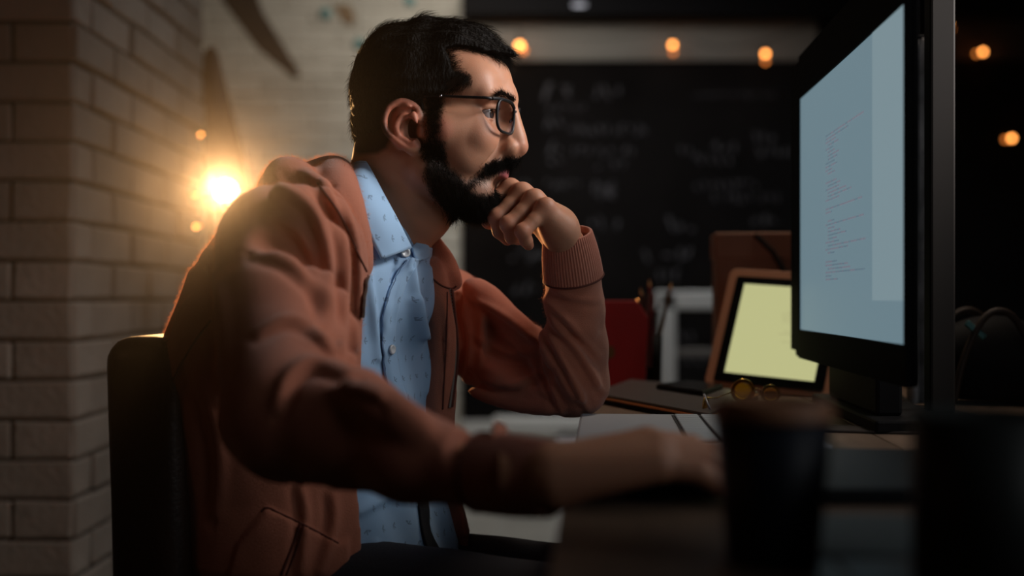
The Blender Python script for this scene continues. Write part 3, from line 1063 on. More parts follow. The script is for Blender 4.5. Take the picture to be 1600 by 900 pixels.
# ---------------------------------------------------------------- hair mass
f = Field((-112, -96, -52), (130, 96, 150), 2.0)
A = f.add
A(ell((-4, 0, 46), (92, 78, 84)), 0)
A(ell((32, 0, 56), (62, 65, 68)), 12)
A(ell((-28, 0, 70), (56, 58, 58)), 10)
A(ell((-34, 0, 14), (54, 62, 46)), 10)
A(rc((-38, 0, -5), (-40, 0, -30), 46, 42), 10)
A(rc((0, 0, 100), (52, 0, 98), 32, 24), 14)                 # the quiff
A(rc((52, -2, 98), (96, -4, 84), 24, 10), 10)
A(rc((50, -30, 88), (84, -26, 80), 20, 10), 12)
A(rc((50, 30, 88), (84, 26, 80), 20, 10), 12)
A(sym(rc((18, 64, 46), (17, 63, 8), 9, 7)), 6)
X = f.ax[0][:, None, None]; Y = f.ax[1][None, :, None]; Z = f.ax[2][None, None, :]
G = np.stack(np.broadcast_arrays(X, Y, Z), -1)
PX, PY = side(G)
del G
us = np.linspace(450, 850, 401); vs = np.linspace(-30, 300, 331)
UU, VV = np.meshgrid(us, vs, indexing='ij')
tab = in_poly(UU, VV, scalp_poly).astype(np.float32) / 1.3
iu = np.clip(np.round(PX - 450).astype(int), 0, 400)
iv = np.clip(np.round(PY + 30).astype(int), 0, 330)
iu, iv = np.broadcast_arrays(iu, iv)
f.D = -smin(-f.D, -(tab[iu, iv]), 5)
P, Q = f.mesh()
P = relax(P, Q, 1, 0.5)
N = normals(P, Q)
# locks: shallow grooves running back over the head
lock = np.sin(np.arctan2(P[:, 1], P[:, 2] - 30) * 26 + noise3(P, 0.05, 5) * 5 + P[:, 0] * 0.03)
P = P + N * (lock * 1.1 - 0.8 + noise3(P, 0.12, 6) * 2.0)[:, None]
del f, PX, PY, iu, iv
HAIR_P, HAIR_N, HAIR_Q = P, normals(P, Q), Q
me = np_mesh('hair', H2W(P), Q)
hair = part_world('hair', me, M_HAIRM, man)


def to_local(Pw): return Pw - np.array(man.location)


# loose strands over the mass
r = np.random.RandomState(3)
n = 9000
pick = r.randint(0, len(HAIR_P), n)
keep = HAIR_N[pick] @ np.array((0, 0, 1.0)) > -0.9
pick = pick[keep]
R0 = HAIR_P[pick] + r.normal(size=(len(pick), 3)) * 0.8
NN = HAIR_N[pick]
top = np.clip((R0[:, 2] - 60) / 60, 0, 1)
flow = np.stack([0.3 + 1.2 * top - 1.2 * (1 - top) * 0.3, R0[:, 1] * 0.004, -1.0 + 1.1 * top], 1)
flow -= (flow * NN).sum(1)[:, None] * NN
flow /= np.linalg.norm(flow, axis=1)[:, None] + 1e-6
L = r.uniform(6, 13, len(pick)) + top * 9
jit = r.normal(size=(len(pick), 3)) * 0.25
d1 = flow * 0.8 + NN * 0.30 + jit
mid = R0 + d1 * L[:, None] * 0.5
tip = R0 + flow * L[:, None] * 0.95 + NN * (1.0 + 2.0 * r.rand(len(pick)))[:, None] + jit * 3
hair_curves('hair_strands', to_local(H2W(R0)), to_local(H2W(mid)), to_local(H2W(tip)), 0.00016, M_HAIR, man)

# beard, moustache and brows
def grow(name, mask, count, length, lift, flowv, rad, seed, lj=0.35):
    r = np.random.RandomState(seed)
    w = mask / mask.sum()
    pick = r.choice(len(HEAD_P), count, p=w)
    R0 = HEAD_P[pick] + r.normal(size=(count, 3)) * 0.7
    NN = HN[pick]
    fl = flowv(R0)
    fl = fl - (fl * NN).sum(1)[:, None] * NN
    fl /= np.linalg.norm(fl, axis=1)[:, None] + 1e-6
    L = (length(R0) * r.uniform(1 - lj, 1 + lj, count))[:, None]
    j = r.normal(size=(count, 3)) * 0.22
    mid = R0 + (NN * lift + fl * 0.6 + j) * L * 0.5
    tip = R0 + (NN * lift * 1.1 + fl + j * 1.6) * L
    hair_curves(name, to_local(H2W(R0)), to_local(H2W(mid)), to_local(H2W(tip)), rad, M_HAIR, man)


bm_ = np.clip((beard - 0.10), 0, 1) ** 1.5 * (HEAD_P[:, 2] < 44) * (1 + 1.5 * (HEAD_P[:, 2] > -40))
def blen(R): return 4.0 + 5.0 * np.clip((-R[:, 2] - 40) / 40, 0, 1) - 1.5 * (R[:, 2] > -20)
def bflow(R): return np.stack([0.35 + 0 * R[:, 0], R[:, 1] * 0.002, -1.0 + 0 * R[:, 0]], 1)
grow('beard_hair', bm_, 24000, blen, 0.36, bflow, 0.00018, 11)
mus = np.clip(1 - np.abs(HEAD_P[:, 2] + 36.5 + np.abs(HEAD_P[:, 1]) * 0.30) / 6.5, 0, 1) * (np.abs(HEAD_P[:, 1]) < 34) * (HEAD_P[:, 0] > 72)
def mflow(R): return np.stack([0.15 + 0 * R[:, 0], np.sign(R[:, 1]) * 0.8, -0.75 + 0 * R[:, 0]], 1)
grow('moustache', mus, 3600, lambda R: 7.0 + 0 * R[:, 0], 0.38, mflow, 0.00017, 12)
ay = np.abs(HEAD_P[:, 1])
brow = np.clip(1 - np.abs(HEAD_P[:, 2] - (34.5 + 3.5 * np.sin((ay - 10) / 42 * 3.14) - np.clip(ay - 40, 0, 20) * 0.4)) / 3.4, 0, 1) * (ay > 9) * (ay < 50) * (HEAD_P[:, 0] > 60)
def eflow(R): return np.stack([0 * R[:, 0] - 0.3, np.sign(R[:, 1]) * 1.0, 0.25 + 0 * R[:, 0]], 1)
grow('eyebrow', brow, 1700, lambda R: 6.5 + 0 * R[:, 0], 0.10, eflow, 0.00016, 13)
th_ = np.clip(1 - np.abs(sd + 1) / 7, 0, 1) * (HEAD_P[:, 2] < 100) * (sx > 600) * (HEAD_P[:, 0] > 20)
def tflow(R): return np.stack([-0.5 + 0.9 * (R[:, 2] > 62), 0 * R[:, 0], -0.8 + 0.9 * (R[:, 2] > 62)], 1)
grow('hairline', th_, 5000, lambda R: 8.0 + 0 * R[:, 0], 0.14, tflow, 0.00015, 14)
# fringe locks at the front of the quiff
r = np.random.RandomState(21)
n = 1500
R0 = np.stack([r.uniform(80, 97, n), r.uniform(-34, 34, n), r.uniform(78, 90, n)], 1)
R0[:, 0] -= np.abs(R0[:, 1]) * 0.22
mid = R0 + np.stack([r.uniform(2, 9, n), r.normal(size=n) * 2, r.uniform(-2, 4, n)], 1)
tip = R0 + np.stack([r.uniform(2, 13, n), r.normal(size=n) * 4, r.uniform(-14, -1, n)], 1)
hair_curves('fringe', to_local(H2W(R0)), to_local(H2W(mid)), to_local(H2W(tip)), 0.00018, M_HAIR, man)
# upper lashes
r = np.random.RandomState(22)
n = 160
th = r.uniform(-0.9, 1.0, n)
sgn = np.where(np.arange(n) % 2 == 0, -1, 1)
R0 = np.stack([77 + 13.0 * np.cos(th), sgn * (32 + 13.0 * np.sin(th)), 20.8 - 2.2 * np.abs(th)], 1)
dr = np.stack([np.cos(th), sgn * np.sin(th), 0 * th], 1)
hair_curves('eyelashes', to_local(H2W(R0)), to_local(H2W(R0 + dr * 3 + (0, 0, -0.6))), to_local(H2W(R0 + dr * 6.5 + (0, 0, 1.2))), 0.00013, M_HAIR, man)


# ---------------------------------------------------------------- clothes
PHI = math.radians(25)
TF = np.array((math.cos(PHI), -math.sin(PHI)))     # the way his chest faces
TL = np.array((math.sin(PHI), math.cos(PHI)))      # towards his left
TC = np.array((-0.25, 1.40))
TZ = np.array((0.40, 0.50, 0.60, 0.68, 0.76, 0.85, 0.93, 0.98, 1.03))
TX = np.array((-0.235, -0.235, -0.232, -0.240, -0.250, -0.250, -0.235, -0.213, -0.195))
TY = np.array((1.40, 1.40, 1.40, 1.40, 1.40, 1.40, 1.395, 1.39, 1.39))
TA = np.array((0.19, 0.19, 0.185, 0.182, 0.186, 0.190, 0.165, 0.120, 0.075))
TB = np.array((0.155, 0.160, 0.158, 0.142, 0.132, 0.128, 0.118, 0.100, 0.070))


def torso(grow, dx=0.0, z0=0.40, z1=1.03):
    def fn(X, Y, Z):
        z = np.clip(Z, TZ[0], TZ[-1]).astype(float)
        cx, cy = np.interp(z, TZ, TX) + dx, np.interp(z, TZ, TY)
        a, b = np.interp(z, TZ, TA) + grow, np.interp(z, TZ, TB) + grow
        x, y = X - cx, Y - cy
        u, v = x * TL[0] + y * TL[1], x * TF[0] + y * TF[1]
        k = np.sqrt((u / a) ** 2 + (v / b) ** 2)
        d = (k - 1) * np.minimum(a, b)
        return np.maximum(d, np.maximum(z0 - Z, Z - z1))
    return fn, (-0.46, 1.15, z0), (0.0, 1.65, z1)


def uz(p):
    """world point to (sideways, height) on the chest"""
    p = np.asarray(p, float)
    return (p[..., 0] - TC[0]) * TL[0] + (p[..., 1] - TC[1]) * TL[1], p[..., 2]


def px_of(P):
    return 800 + F * P[:, 0] / P[:, 1], HY - F * (P[:, 2] - CZ) / P[:, 1]


def sstep(x, a, b):
    t = np.clip((x - a) / (b - a), 0, 1)
    return t * t * (3 - 2 * t)


M_FLEECE = mat('rust_fleece', rgb(168, 104, 82), rough=0.95, bump=0.35, bscale=900, var=0.10, vscale=14, sheen=0.25, spec=0.15)
M_RIB = mat('rust_rib', rgb(176, 112, 92), rough=0.95, bump=0.3, bscale=900, sheen=0.25, spec=0.15)
M_STITCH = mat('dark_seam', rgb(84, 40, 30), rough=0.9)
M_ZIP = mat('dull_zip', rgb(140, 128, 118), rough=0.5, metal=0.3)

# ---- hoodie
f = Field((-0.47, 0.76, 0.555), (0.145, 1.75, 1.10), 0.0037)
A = f.add
A(torso(0.014, 0.004, 0.58, 1.03), 0)
A(rc(S1 + (0.010, 0.02, 0.0), NB + (-0.03, -0.02, -0.006), 0.062, 0.046), 0.04)
A(rc(S2 + (-0.01, 0, 0.004), NB + (0.01, 0.03, -0.022), 0.036, 0.040), 0.035)
A(ell((-0.270, 1.36, 0.945), (0.070, 0.13, 0.070)), 0.04)
# near sleeve
NS = [S1 + (0.0, -0.005, 0.002), S1 + (0.018, -0.10, -0.075), E1 + (0.002, 0.0, 0.0), W(545, 668, 0.945), W(640, 711, 0.905), W(755, 737, 0.870)]
NR = [0.066, 0.060, 0.053, 0.0465, 0.0335, 0.0290]
chain(f, NS, NR, 0.018)
# far sleeve
FS = [S2 + (0.0, 0.0, -0.012), W(765, 540, 1.525), W(820, 572, 1.47), W(885, 596, 1.43)]
chain(f, FS, [0.056, 0.053, 0.049, 0.043], 0.018)
FB = [W(903, 601, 1.42), W(904, 540, 1.412), W(899, 480, 1.396), W(895, 436, 1.383)]
chain(f, [W(885, 596, 1.43)] + FB, [0.042, 0.037, 0.0350, 0.0345, 0.0345], 0.010)
# cut-away for the inside of the far cuff
f.sub(rc(W(893, 392, 1.375), W(886, 350, 1.360), 0.033, 0.033), 0)
# folds: ridges (+) and creases (-)
def ridge(pts, r, k=0.014, op='add'):
    if op == 'sub': r, k = r * 0.6, k + 0.010
    q = spline([W(*p) for p in pts], 4)
    chain(f, q, [r * math.sin(math.pi * (0.12 + 0.76 * i / (len(q) - 1))) + 0.001 for i in range(len(q))], k, op)
ridge([(735, 445, 1.50), (770, 478, 1.475), (830, 530, 1.43)], 0.012, 0.02)
ridge([(745, 520, 1.465), (790, 552, 1.425), (850, 590, 1.395)], 0.010, 0.02, 'sub')
ridge([(850, 520, 1.40), (872, 560, 1.385), (905, 622, 1.378)], 0.007, 0.014)
ridge([(862, 510, 1.39), (892, 545, 1.38), (930, 600, 1.383)], 0.006, 0.014)
ridge([(856, 470, 1.38), (880, 500, 1.372), (925, 520, 1.378)], 0.005, 0.014)
ridge([(735, 610, 1.47), (800, 628, 1.44), (870, 640, 1.40)], 0.006, 0.014)
ridge([(730, 470, 1.48), (740, 520, 1.465), (735, 585, 1.46)], 0.009, 0.016)
ridge([(722, 470, 1.47), (728, 530, 1.455), (722, 600, 1.455)], 0.007, 0.012, 'sub')
# near shoulder, armhole and elbow
ridge([(470, 300, 1.17), (525, 350, 1.20), (548, 420, 1.225), (545, 540, 1.225)], 0.014, 0.014)
ridge([(500, 330, 1.16), (528, 400, 1.185), (530, 480, 1.19), (525, 560, 1.18)], 0.010, 0.012, 'sub')
ridge([(430, 300, 1.12), (490, 350, 1.12), (520, 430, 1.14), (522, 500, 1.13)], 0.012, 0.016)
ridge([(420, 370, 1.09), (480, 410, 1.085), (520, 470, 1.11)], 0.010, 0.016, 'sub')
ridge([(440, 420, 1.07), (500, 470, 1.075), (545, 540, 1.07)], 0.011, 0.018)
ridge([(455, 560, 1.00), (500, 555, 0.99), (545, 575, 1.00)], 0.012, 0.014)
ridge([(540, 610, 0.905), (600, 635, 0.885), (660, 675, 0.870)], 0.009, 0.016)
ridge([(745, 700, 0.850), (765, 684, 0.868), (780, 676, 0.885)], 0.006, 0.012)
ridge([(725, 700, 0.850), (738, 690, 0.865), (748, 680, 0.885)], 0.006, 0.008, 'sub')
# back of the jacket
ridge([(300, 480, 1.24), (290, 560, 1.24), (262, 640, 1.26)], 0.010, 0.02)
# opening of the front
near_edge = [(556, 250, 1.33), (563, 300, 1.29), (568, 370, 1.27), (574, 426, 1.26), (590, 450, 1.255), (591, 520, 1.26), (580, 590, 1.265), (556, 690, 1.265), (545, 770, 1.255), (540, 850, 1.25), (508, 905, 1.24)]
far_edge = [(660, 340, 1.44), (668, 372, 1.43), (664, 400, 1.42), (655, 415, 1.41), (660, 440, 1.41), (672, 470, 1.41), (680, 510, 1.41), (681, 545, 1.41), (676, 600, 1.41), (668, 640, 1.41), (680, 720, 1.415), (700, 800, 1.42), (700, 905, 1.42)]
ne = [uz(W(*p)) for p in near_edge]
fe = [uz(W(*p)) for p in far_edge]
poly = [(float(a), float(b)) for a, b in ne] + [(-0.13, 0.50), (0.12, 0.50)] + [(float(a), float(b)) for a, b in fe[::-1]]
gu = np.linspace(-0.4, 0.4, 401)
gz = np.linspace(0.45, 1.15, 351)
GU, GZ = np.meshgrid(gu, gz, indexing='ij')
OT = in_poly(GU, GZ, poly).astype(np.float32)
def opening(X, Y, Z):
    U = (X - TC[0]) * TL[0] + (Y - TC[1]) * TL[1] + 0 * Z
    V = (X - TC[0]) * TF[0] + (Y - TC[1]) * TF[1] + 0 * Z
    i = np.clip(np.round((U + 0.4) / 0.002).astype(int), 0, 400)
    j = np.clip(np.round((Z + 0 * U - 0.45) / 0.002).astype(int), 0, 350)
    return np.maximum(OT[i, j], 0.02 - V)
sleeve_box = f.D[:, :int((1.14 - 0.76) / 0.0037), :].copy()
f.sub((opening, (-0.3, 1.0, 0.50), (0.05, 1.7, 1.10)), 0.006)
f.D[:, :int((1.14 - 0.76) / 0.0037), :] = sleeve_box
far_box = None
# neck hole
f.sub(rc(H2W((-36, 0, -90)), H2W((-70, 0, -165)), 0.060, 0.064), 0.006)
f.sub(torso(-0.004, 0.0, 0.5, 0.97), 0.0)
# hood: a thick roll from the near zip round the neck to the far zip, and the bag behind
hood_n = spline([W(*p) for p in [(572, 424, 1.268), (556, 385, 1.258), (540, 335, 1.258), (526, 292, 1.285), (524, 276, 1.34), (524, 280, 1.42), (560, 300, 1.50), (620, 345, 1.515), (668, 388, 1.49), (690, 412, 1.455), (712, 444, 1.425)]], 5)
hr = np.interp(np.arange(len(hood_n)), [0, 5, 12, 20, 30, 40, 50], [0.006, 0.014, 0.021, 0.021, 0.022, 0.018, 0.007])
chain(f, hood_n, hr, 0.008)
FP = spline([W(*p) for p in [(668, 418, 1.405), (680, 450, 1.41), (694, 500, 1.415), (696, 560, 1.42), (692, 620, 1.42), (690, 700, 1.42)]], 4)
chain(f, FP, [0.010] + [0.0135] * (len(FP) - 1), 0.012)
ridge([(672, 372, 1.43), (690, 405, 1.425), (702, 430, 1.42), (714, 444, 1.415)], 0.012, 0.006)
ridge([(572, 422, 1.258), (548, 365, 1.235), (515, 312, 1.225), (482, 276, 1.25), (466, 268, 1.30)], 0.007, 0.007)
A(rc(W(500, 292, 1.30), W(448, 283, 1.27), 0.017, 0.021), 0.012)
A(rc(W(446, 281, 1.27), W(440, 300, 1.40), 0.022, 0.030), 0.02)
A(rc(W(500, 292, 1.36), W(470, 300, 1.46), 0.030, 0.030), 0.02)
P, Q = f.mesh()
del f, sleeve_box
P = relax(P, Q, 1, 0.5)
N = normals(P, Q)
qx, qy = px_of(P)
nearm = P[:, 1] < 1.36
disp = noise3(P, 55, 31, 2) * 0.0016 + noise3(P * np.array((1, 1, 0.5)), 120, 32, 2) * 0.0007
pocket = in_poly(qx, qy, [(418, 793), (467, 816), (529, 849), (545, 840), (545, 1000), (330, 1000), (372, 850)])
disp += sstep(-pocket, -2, 3) * 0.004 * (P[:, 1] < 1.32) * (P[:, 1] > 1.05)
def fold(pts, w, amp, sel, crease=0.8):
    q = spline(pts, 5)
    best = np.full(len(qx), 1e9); sgn_ = np.zeros(len(qx)); tt = np.zeros(len(qx))
    m = len(q) - 1
    for i_ in range(m):
        ex_, ey_ = q[i_ + 1] - q[i_]
        wx, wy = qx - q[i_, 0], qy - q[i_, 1]
        t = np.clip((wx * ex_ + wy * ey_) / (ex_ ** 2 + ey_ ** 2), 0, 1)
        d_ = np.hypot(wx - t * ex_, wy - t * ey_)
        c_ = d_ < best
        best[c_] = d_[c_]
        sgn_[c_] = np.sign(ex_ * wy - ey_ * wx)[c_]
        tt[c_] = ((i_ + t) / m)[c_]
    sd_ = best * sgn_
    env = np.sin(np.pi * np.clip(0.08 + tt * 0.84, 0, 1)) ** 0.7
    return sel * env * amp * (np.exp(-(sd_ / w) ** 2) - crease * np.exp(-((sd_ - 1.7 * w) / w) ** 2))
nr = (P[:, 1] < 1.34) * (qx < 600) * 1.0
fr = (P[:, 1] > 1.30) * (qx > 690) * 1.0
for pts, w_, a_ in (([(505, 292), (530, 345), (540, 420), (536, 545)], 7, 0.0055), ([(528, 300), (551, 365), (560, 440), (557, 560)], 6, 0.0045),
                  ([(440, 290), (488, 330), (512, 400), (516, 480)], 9, 0.0060), ([(415, 330), (470, 365), (500, 430), (508, 500)], 9, 0.0045),
                  ([(405, 395), (450, 410), (500, 455), (528, 520)], 9, 0.0050), ([(432, 640), (452, 590), (490, 566), (548, 582)], 9, 0.0065),
                  ([(540, 600), (600, 622), (660, 662), (700, 672)], 9, 0.0040), ([(400, 520), (450, 500), (500, 520), (530, 560)], 8, 0.0040),
                  ([(322, 400), (345, 460), (350, 540), (340, 620)], 10, 0.0040), ([(300, 560), (330, 640), (345, 720), (340, 800)], 12, 0.0050),
                  ([(470, 760), (478, 810), (470, 890)], 8, 0.0050), ([(520, 770), (522, 820), (500, 890)], 8, 0.0045),
                  ([(455, 268), (500, 285), (535, 340)], 8, 0.0035)):
    disp += fold(pts, w_, a_, nr)
for pts, w_, a_ in (([(852, 470), (885, 500), (938, 560)], 5, 0.0035), ([(856, 520), (880, 565), (918, 640)], 5, 0.0050), ([(862, 505), (900, 545), (943, 615)], 5, 0.0040),
                  ([(848, 545), (862, 595), (878, 645)], 5, 0.0045), ([(738, 468), (785, 492), (838, 535)], 6, 0.0045), ([(748, 530), (800, 552), (846, 545)], 6, 0.0045),
                  ([(742, 590), (800, 602), (852, 580)], 6, 0.0040), ([(860, 450), (895, 466), (936, 470)], 5, 0.0025), ([(720, 470), (735, 530), (728, 600)], 6, 0.0045),
                  ([(693, 470), (698, 540), (690, 620)], 4, 0.0035), ([(780, 520), (830, 560), (850, 610)], 6, 0.0035)):
    disp += fold(pts, w_, a_, fr)
hem = sstep(0.605 - P[:, 2], -0.003, 0.003) * -0.003
P = P + N * (disp + hem)[:, None]
me = np_mesh('hoodie', P, Q)
hoodie = part_world('hoodie', me, M_FLEECE, man)
tag(hoodie, 'open zip hoodie of rust brown fleece with a hood')
HOODIE = (P, Q)


# short fibres standing off the fleece: they catch the bulb behind him
M_FUZZ = bpy.data.materials.new('fleece_fibre')
M_FUZZ.use_nodes = True
nt = M_FUZZ.node_tree
nt.nodes.remove(nt.nodes['Principled BSDF'])
df = nt.nodes.new('ShaderNodeBsdfDiffuse')
tl_ = nt.nodes.new('ShaderNodeBsdfTranslucent')
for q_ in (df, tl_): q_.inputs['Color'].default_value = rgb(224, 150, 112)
mx = nt.nodes.new('ShaderNodeMixShader')
mx.inputs[0].default_value = 0.65
nt.links.new(df.outputs[0], mx.inputs[1])
nt.links.new(tl_.outputs[0], mx.inputs[2])
nt.links.new(mx.outputs[0], nt.nodes['Material Output'].inputs['Surface'])
HNR = normals(*HOODIE)
rr_ = np.random.RandomState(77)
vd = HOODIE[0] - np.array((0, 0, CZ))
vd /= np.linalg.norm(vd, axis=1)[:, None]
facing = (HNR * vd).sum(1)
hx_, hy_ = px_of(HOODIE[0])
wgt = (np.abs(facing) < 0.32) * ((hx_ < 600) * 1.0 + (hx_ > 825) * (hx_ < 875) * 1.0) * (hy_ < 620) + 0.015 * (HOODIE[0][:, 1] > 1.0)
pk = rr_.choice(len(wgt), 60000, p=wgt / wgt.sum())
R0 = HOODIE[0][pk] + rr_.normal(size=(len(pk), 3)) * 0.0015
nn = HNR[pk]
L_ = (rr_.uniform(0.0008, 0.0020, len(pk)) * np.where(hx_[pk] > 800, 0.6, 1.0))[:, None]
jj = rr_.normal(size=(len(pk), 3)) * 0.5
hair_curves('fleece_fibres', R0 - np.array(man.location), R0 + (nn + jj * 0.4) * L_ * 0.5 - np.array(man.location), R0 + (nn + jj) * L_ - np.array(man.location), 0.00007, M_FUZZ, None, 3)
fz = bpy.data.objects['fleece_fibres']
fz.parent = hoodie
tag(fz, kind='stuff')

# ribbed cuffs
def cuff(p0, p1, r0, r1, side_v, flat=1.0, ribs=62, bulge=0.0015, name='cuff', tilt=(0, 0, 0)):
    p0, p1 = np.array(p0), np.array(p1)
    ax = p1 - p0
    L = np.linalg.norm(ax)
    ax /= L
    a = np.cross(ax, side_v); a /= np.linalg.norm(a)
    b = np.cross(ax, a)
    n = ribs * 5
    th = np.linspace(0, 2 * np.pi, n, endpoint=False)
    rows = []
    T = np.linspace(0, 1, 13)
    rib = 0.00055 * np.cos(th * ribs)
    prof = [(t, r0 + (r1 - r0) * t + bulge * math.sin(t * math.pi), 1.0) for t in T]
    prof += [(1.012, r1 - 0.0006, 0.6), (1.018, r1 - 0.0020, 0.2), (1.010, r1 - 0.0034, 0.0), (0.9, r1 - 0.0042, 0), (0.4, r1 - 0.0045, 0)]
    for t, r, k in prof:
        R = r + rib * k
        base = p0 + ax * L * t
        rows.append(base + a * (R * np.cos(th))[:, None] + b * (R * np.sin(th) * flat)[:, None]
                    + np.array(tilt) * (np.cos(th)[:, None] * t))
    P = np.concatenate(rows)
    m = len(prof)
    i = np.arange(n)
    Q = np.concatenate([np.stack([r_ * n + i, r_ * n + (i + 1) % n, (r_ + 1) * n + (i + 1) % n, (r_ + 1) * n + i], 1) for r_ in range(m - 1)])
    me = np_mesh(name, P, Q)
    return part_world(name, me, M_RIB, hoodie)


cuff(W(896, 434, 1.382), W(887, 365, 1.362), 0.0360, 0.0290, (1, 0, 0), 1.0, 62, tilt=(0, 0, 0))
cuff(W(752, 738, 0.872), W(862, 749, 0.836), 0.0298, 0.0272, (0, 0, 1), 1.0, 58)
# seams where the cuffs are sewn on
def ring_part(c, ax, r, tr, name, m, parent):
    ax = Vector(ax).normalized()
    a = ax.orthogonal().normalized()
    b = ax.cross(a)
    pts = [Vector(c) + a * r * math.cos(t) + b * r * math.sin(t) for t in [2 * math.pi * k / 48 for k in range(48)]]
    return part_world(name, MB().tube(pts, tr, 6, closed=True).mesh(name), m, parent)


ring_part(W(896, 433, 1.382), W(887, 365, 1.362) - W(896, 434, 1.382), 0.0364, 0.0012, 'cuff_seam', M_STITCH, hoodie)
ring_part(W(752, 738, 0.872), W(862, 749, 0.836) - W(752, 738, 0.872), 0.0302, 0.0012, 'cuff_seam', M_STITCH, hoodie)

# snap points of the front edges to the jacket surface and run the zip along them
from mathutils.bvhtree import BVHTree
def tree(P, Q): return BVHTree.FromPolygons([tuple(p) for p in P], [tuple(q) for q in Q])
TH_ = tree(*HOODIE)
def hit(tr, px_, py_, extra=0.0):
    """first point of a surface behind a photo pixel"""
    o = Vector((0, 0, CZ))
    d = Vector(W(px_, py_, 1.0)) - o
    d.normalize()
    h = tr.ray_cast(o, d)
    if h[0] is None: return None
    return h[0] - d * extra, h[1]
def edge_x(y, x0, x1, lim):
    """where the near front edge of the jacket really ends on a photo row"""
    best = None
    for x in np.arange(x0, x1, 1.0):
        h = hit(TH_, x, y)
        if h and h[0].y < lim: best = x
    return best
near_rows = [(edge_x(y, 560, 620, 1.33), y) for y in range(432, 560, 8)]
near_rows = [r_ for r_ in near_rows if r_[0] and 566 < r_[0] < 612]
for pts in (near_rows, [(706, 452), (713, 480), (716, 520), (715, 560), (711, 600), (706, 636)]):
    sp = spline([(a, b, 0) for a, b in pts], 4)
    w_ = []
    for a, b, _ in sp:
        h = hit(TH_, a - (2 if a < 650 else 0), b, 0.003)
        if h and (a > 650 or h[0].y < 1.33): w_.append(np.array(h[0]))
    if w_:
        med = np.median([q_[1] for q_ in w_])
        w_ = [q_ for q_ in w_ if abs(q_[1] - med) < 0.045]
    if len(w_) > 3:
        w_ = np.array(w_)
        for _ in range(3): w_[1:-1] = (w_[:-2] + w_[1:-1] * 2 + w_[2:]) / 4
        part_world('zip_tape', MB().tube([tuple(p) for p in w_], 0.0022, 6).mesh('zip_tape'), M_STITCH, hoodie)
        mb = MB()
        dense = spline(w_, 6)
        for p in dense: mb.box(p + np.array((0.0022 if pts[0][0] < 650 else -0.0022, -0.0014, 0)), (0.0024, 0.0022, 0.0013))
        o = part_world('zip_teeth', mb.mesh('zip_teeth'), M_ZIP, hoodie, False)
        tag(o, kind='stuff')

# ---- shirt
f = Field((-0.43, 1.17, 0.535), (0.0, 1.64, 1.07), 0.0027)
A = f.add
A(torso(0.0, 0.0, 0.52, 1.03), 0)
A(rc(H2W((-68, 0, -128)), H2W((-90, 0, -180)), 0.060, 0.080), 0.03)
A(rc(NB + (-0.012, 0.0, -0.05), (-0.228, 1.38, 0.87), 0.055, 0.09), 0.03)
A(rc((-0.235, 1.24, 0.935), (-0.165, 1.50, 0.895), 0.050, 0.045), 0.05)
f.sub(rc(H2W((-44, 0, -80)), H2W((-72, 0, -146)), 0.056, 0.056), 0.004)
P, Q = f.mesh()
P = relax(P, Q, 1, 0.5)
N = normals(P, Q)
del f
qx, qy = px_of(P)
placket = [(638, 385), (634, 406), (620, 428), (610, 446), (601, 475), (595, 505), (594, 535), (598, 565), (602, 590), (610, 618), (620, 655), (634, 710), (652, 790), (668, 830), (680, 870), (700, 910)]
pl = in_poly(qx, qy, placket + [(900, 910), (900, 385)])
front = P[:, 1] < 1.45
disp = sstep(-pl, -1.2, 1.5) * 0.0042 * front
disp += noise3(P * np.array((1, 1, 0.35)), 70, 41, 2) * 0.0030 + noise3(P, 150, 42, 1) * 0.0006
# drapes: soft vertical folds below the chest
uu, zz = uz(P)
disp += np.sin(uu * 95 + zz * 22 + 1.0) * 0.0020 * sstep(0.86 - zz, 0, 0.12)
# two folds pulled from the button down
for (x0, y0, x1, y1, w, a) in ((634, 408, 652, 520, 7, 0.009), (640, 470, 664, 610, 8, 0.007), (575, 420, 590, 560, 6, 0.005), (618, 425, 606, 500, 5, -0.004), (662, 420, 672, 500, 5, 0.005), (560, 800, 640, 760, 8, 0.004), (585, 850, 600, 900, 7, 0.003)):
    t = np.clip(((qx - x0) * (x1 - x0) + (qy - y0) * (y1 - y0)) / ((x1 - x0) ** 2 + (y1 - y0) ** 2), 0, 1)
    dd = np.hypot(qx - x0 - t * (x1 - x0), qy - y0 - t * (y1 - y0))
    disp += a * np.exp(-(dd / w) ** 2) * front
P = P + N * disp[:, None]
me = np_mesh('shirt', P, Q)


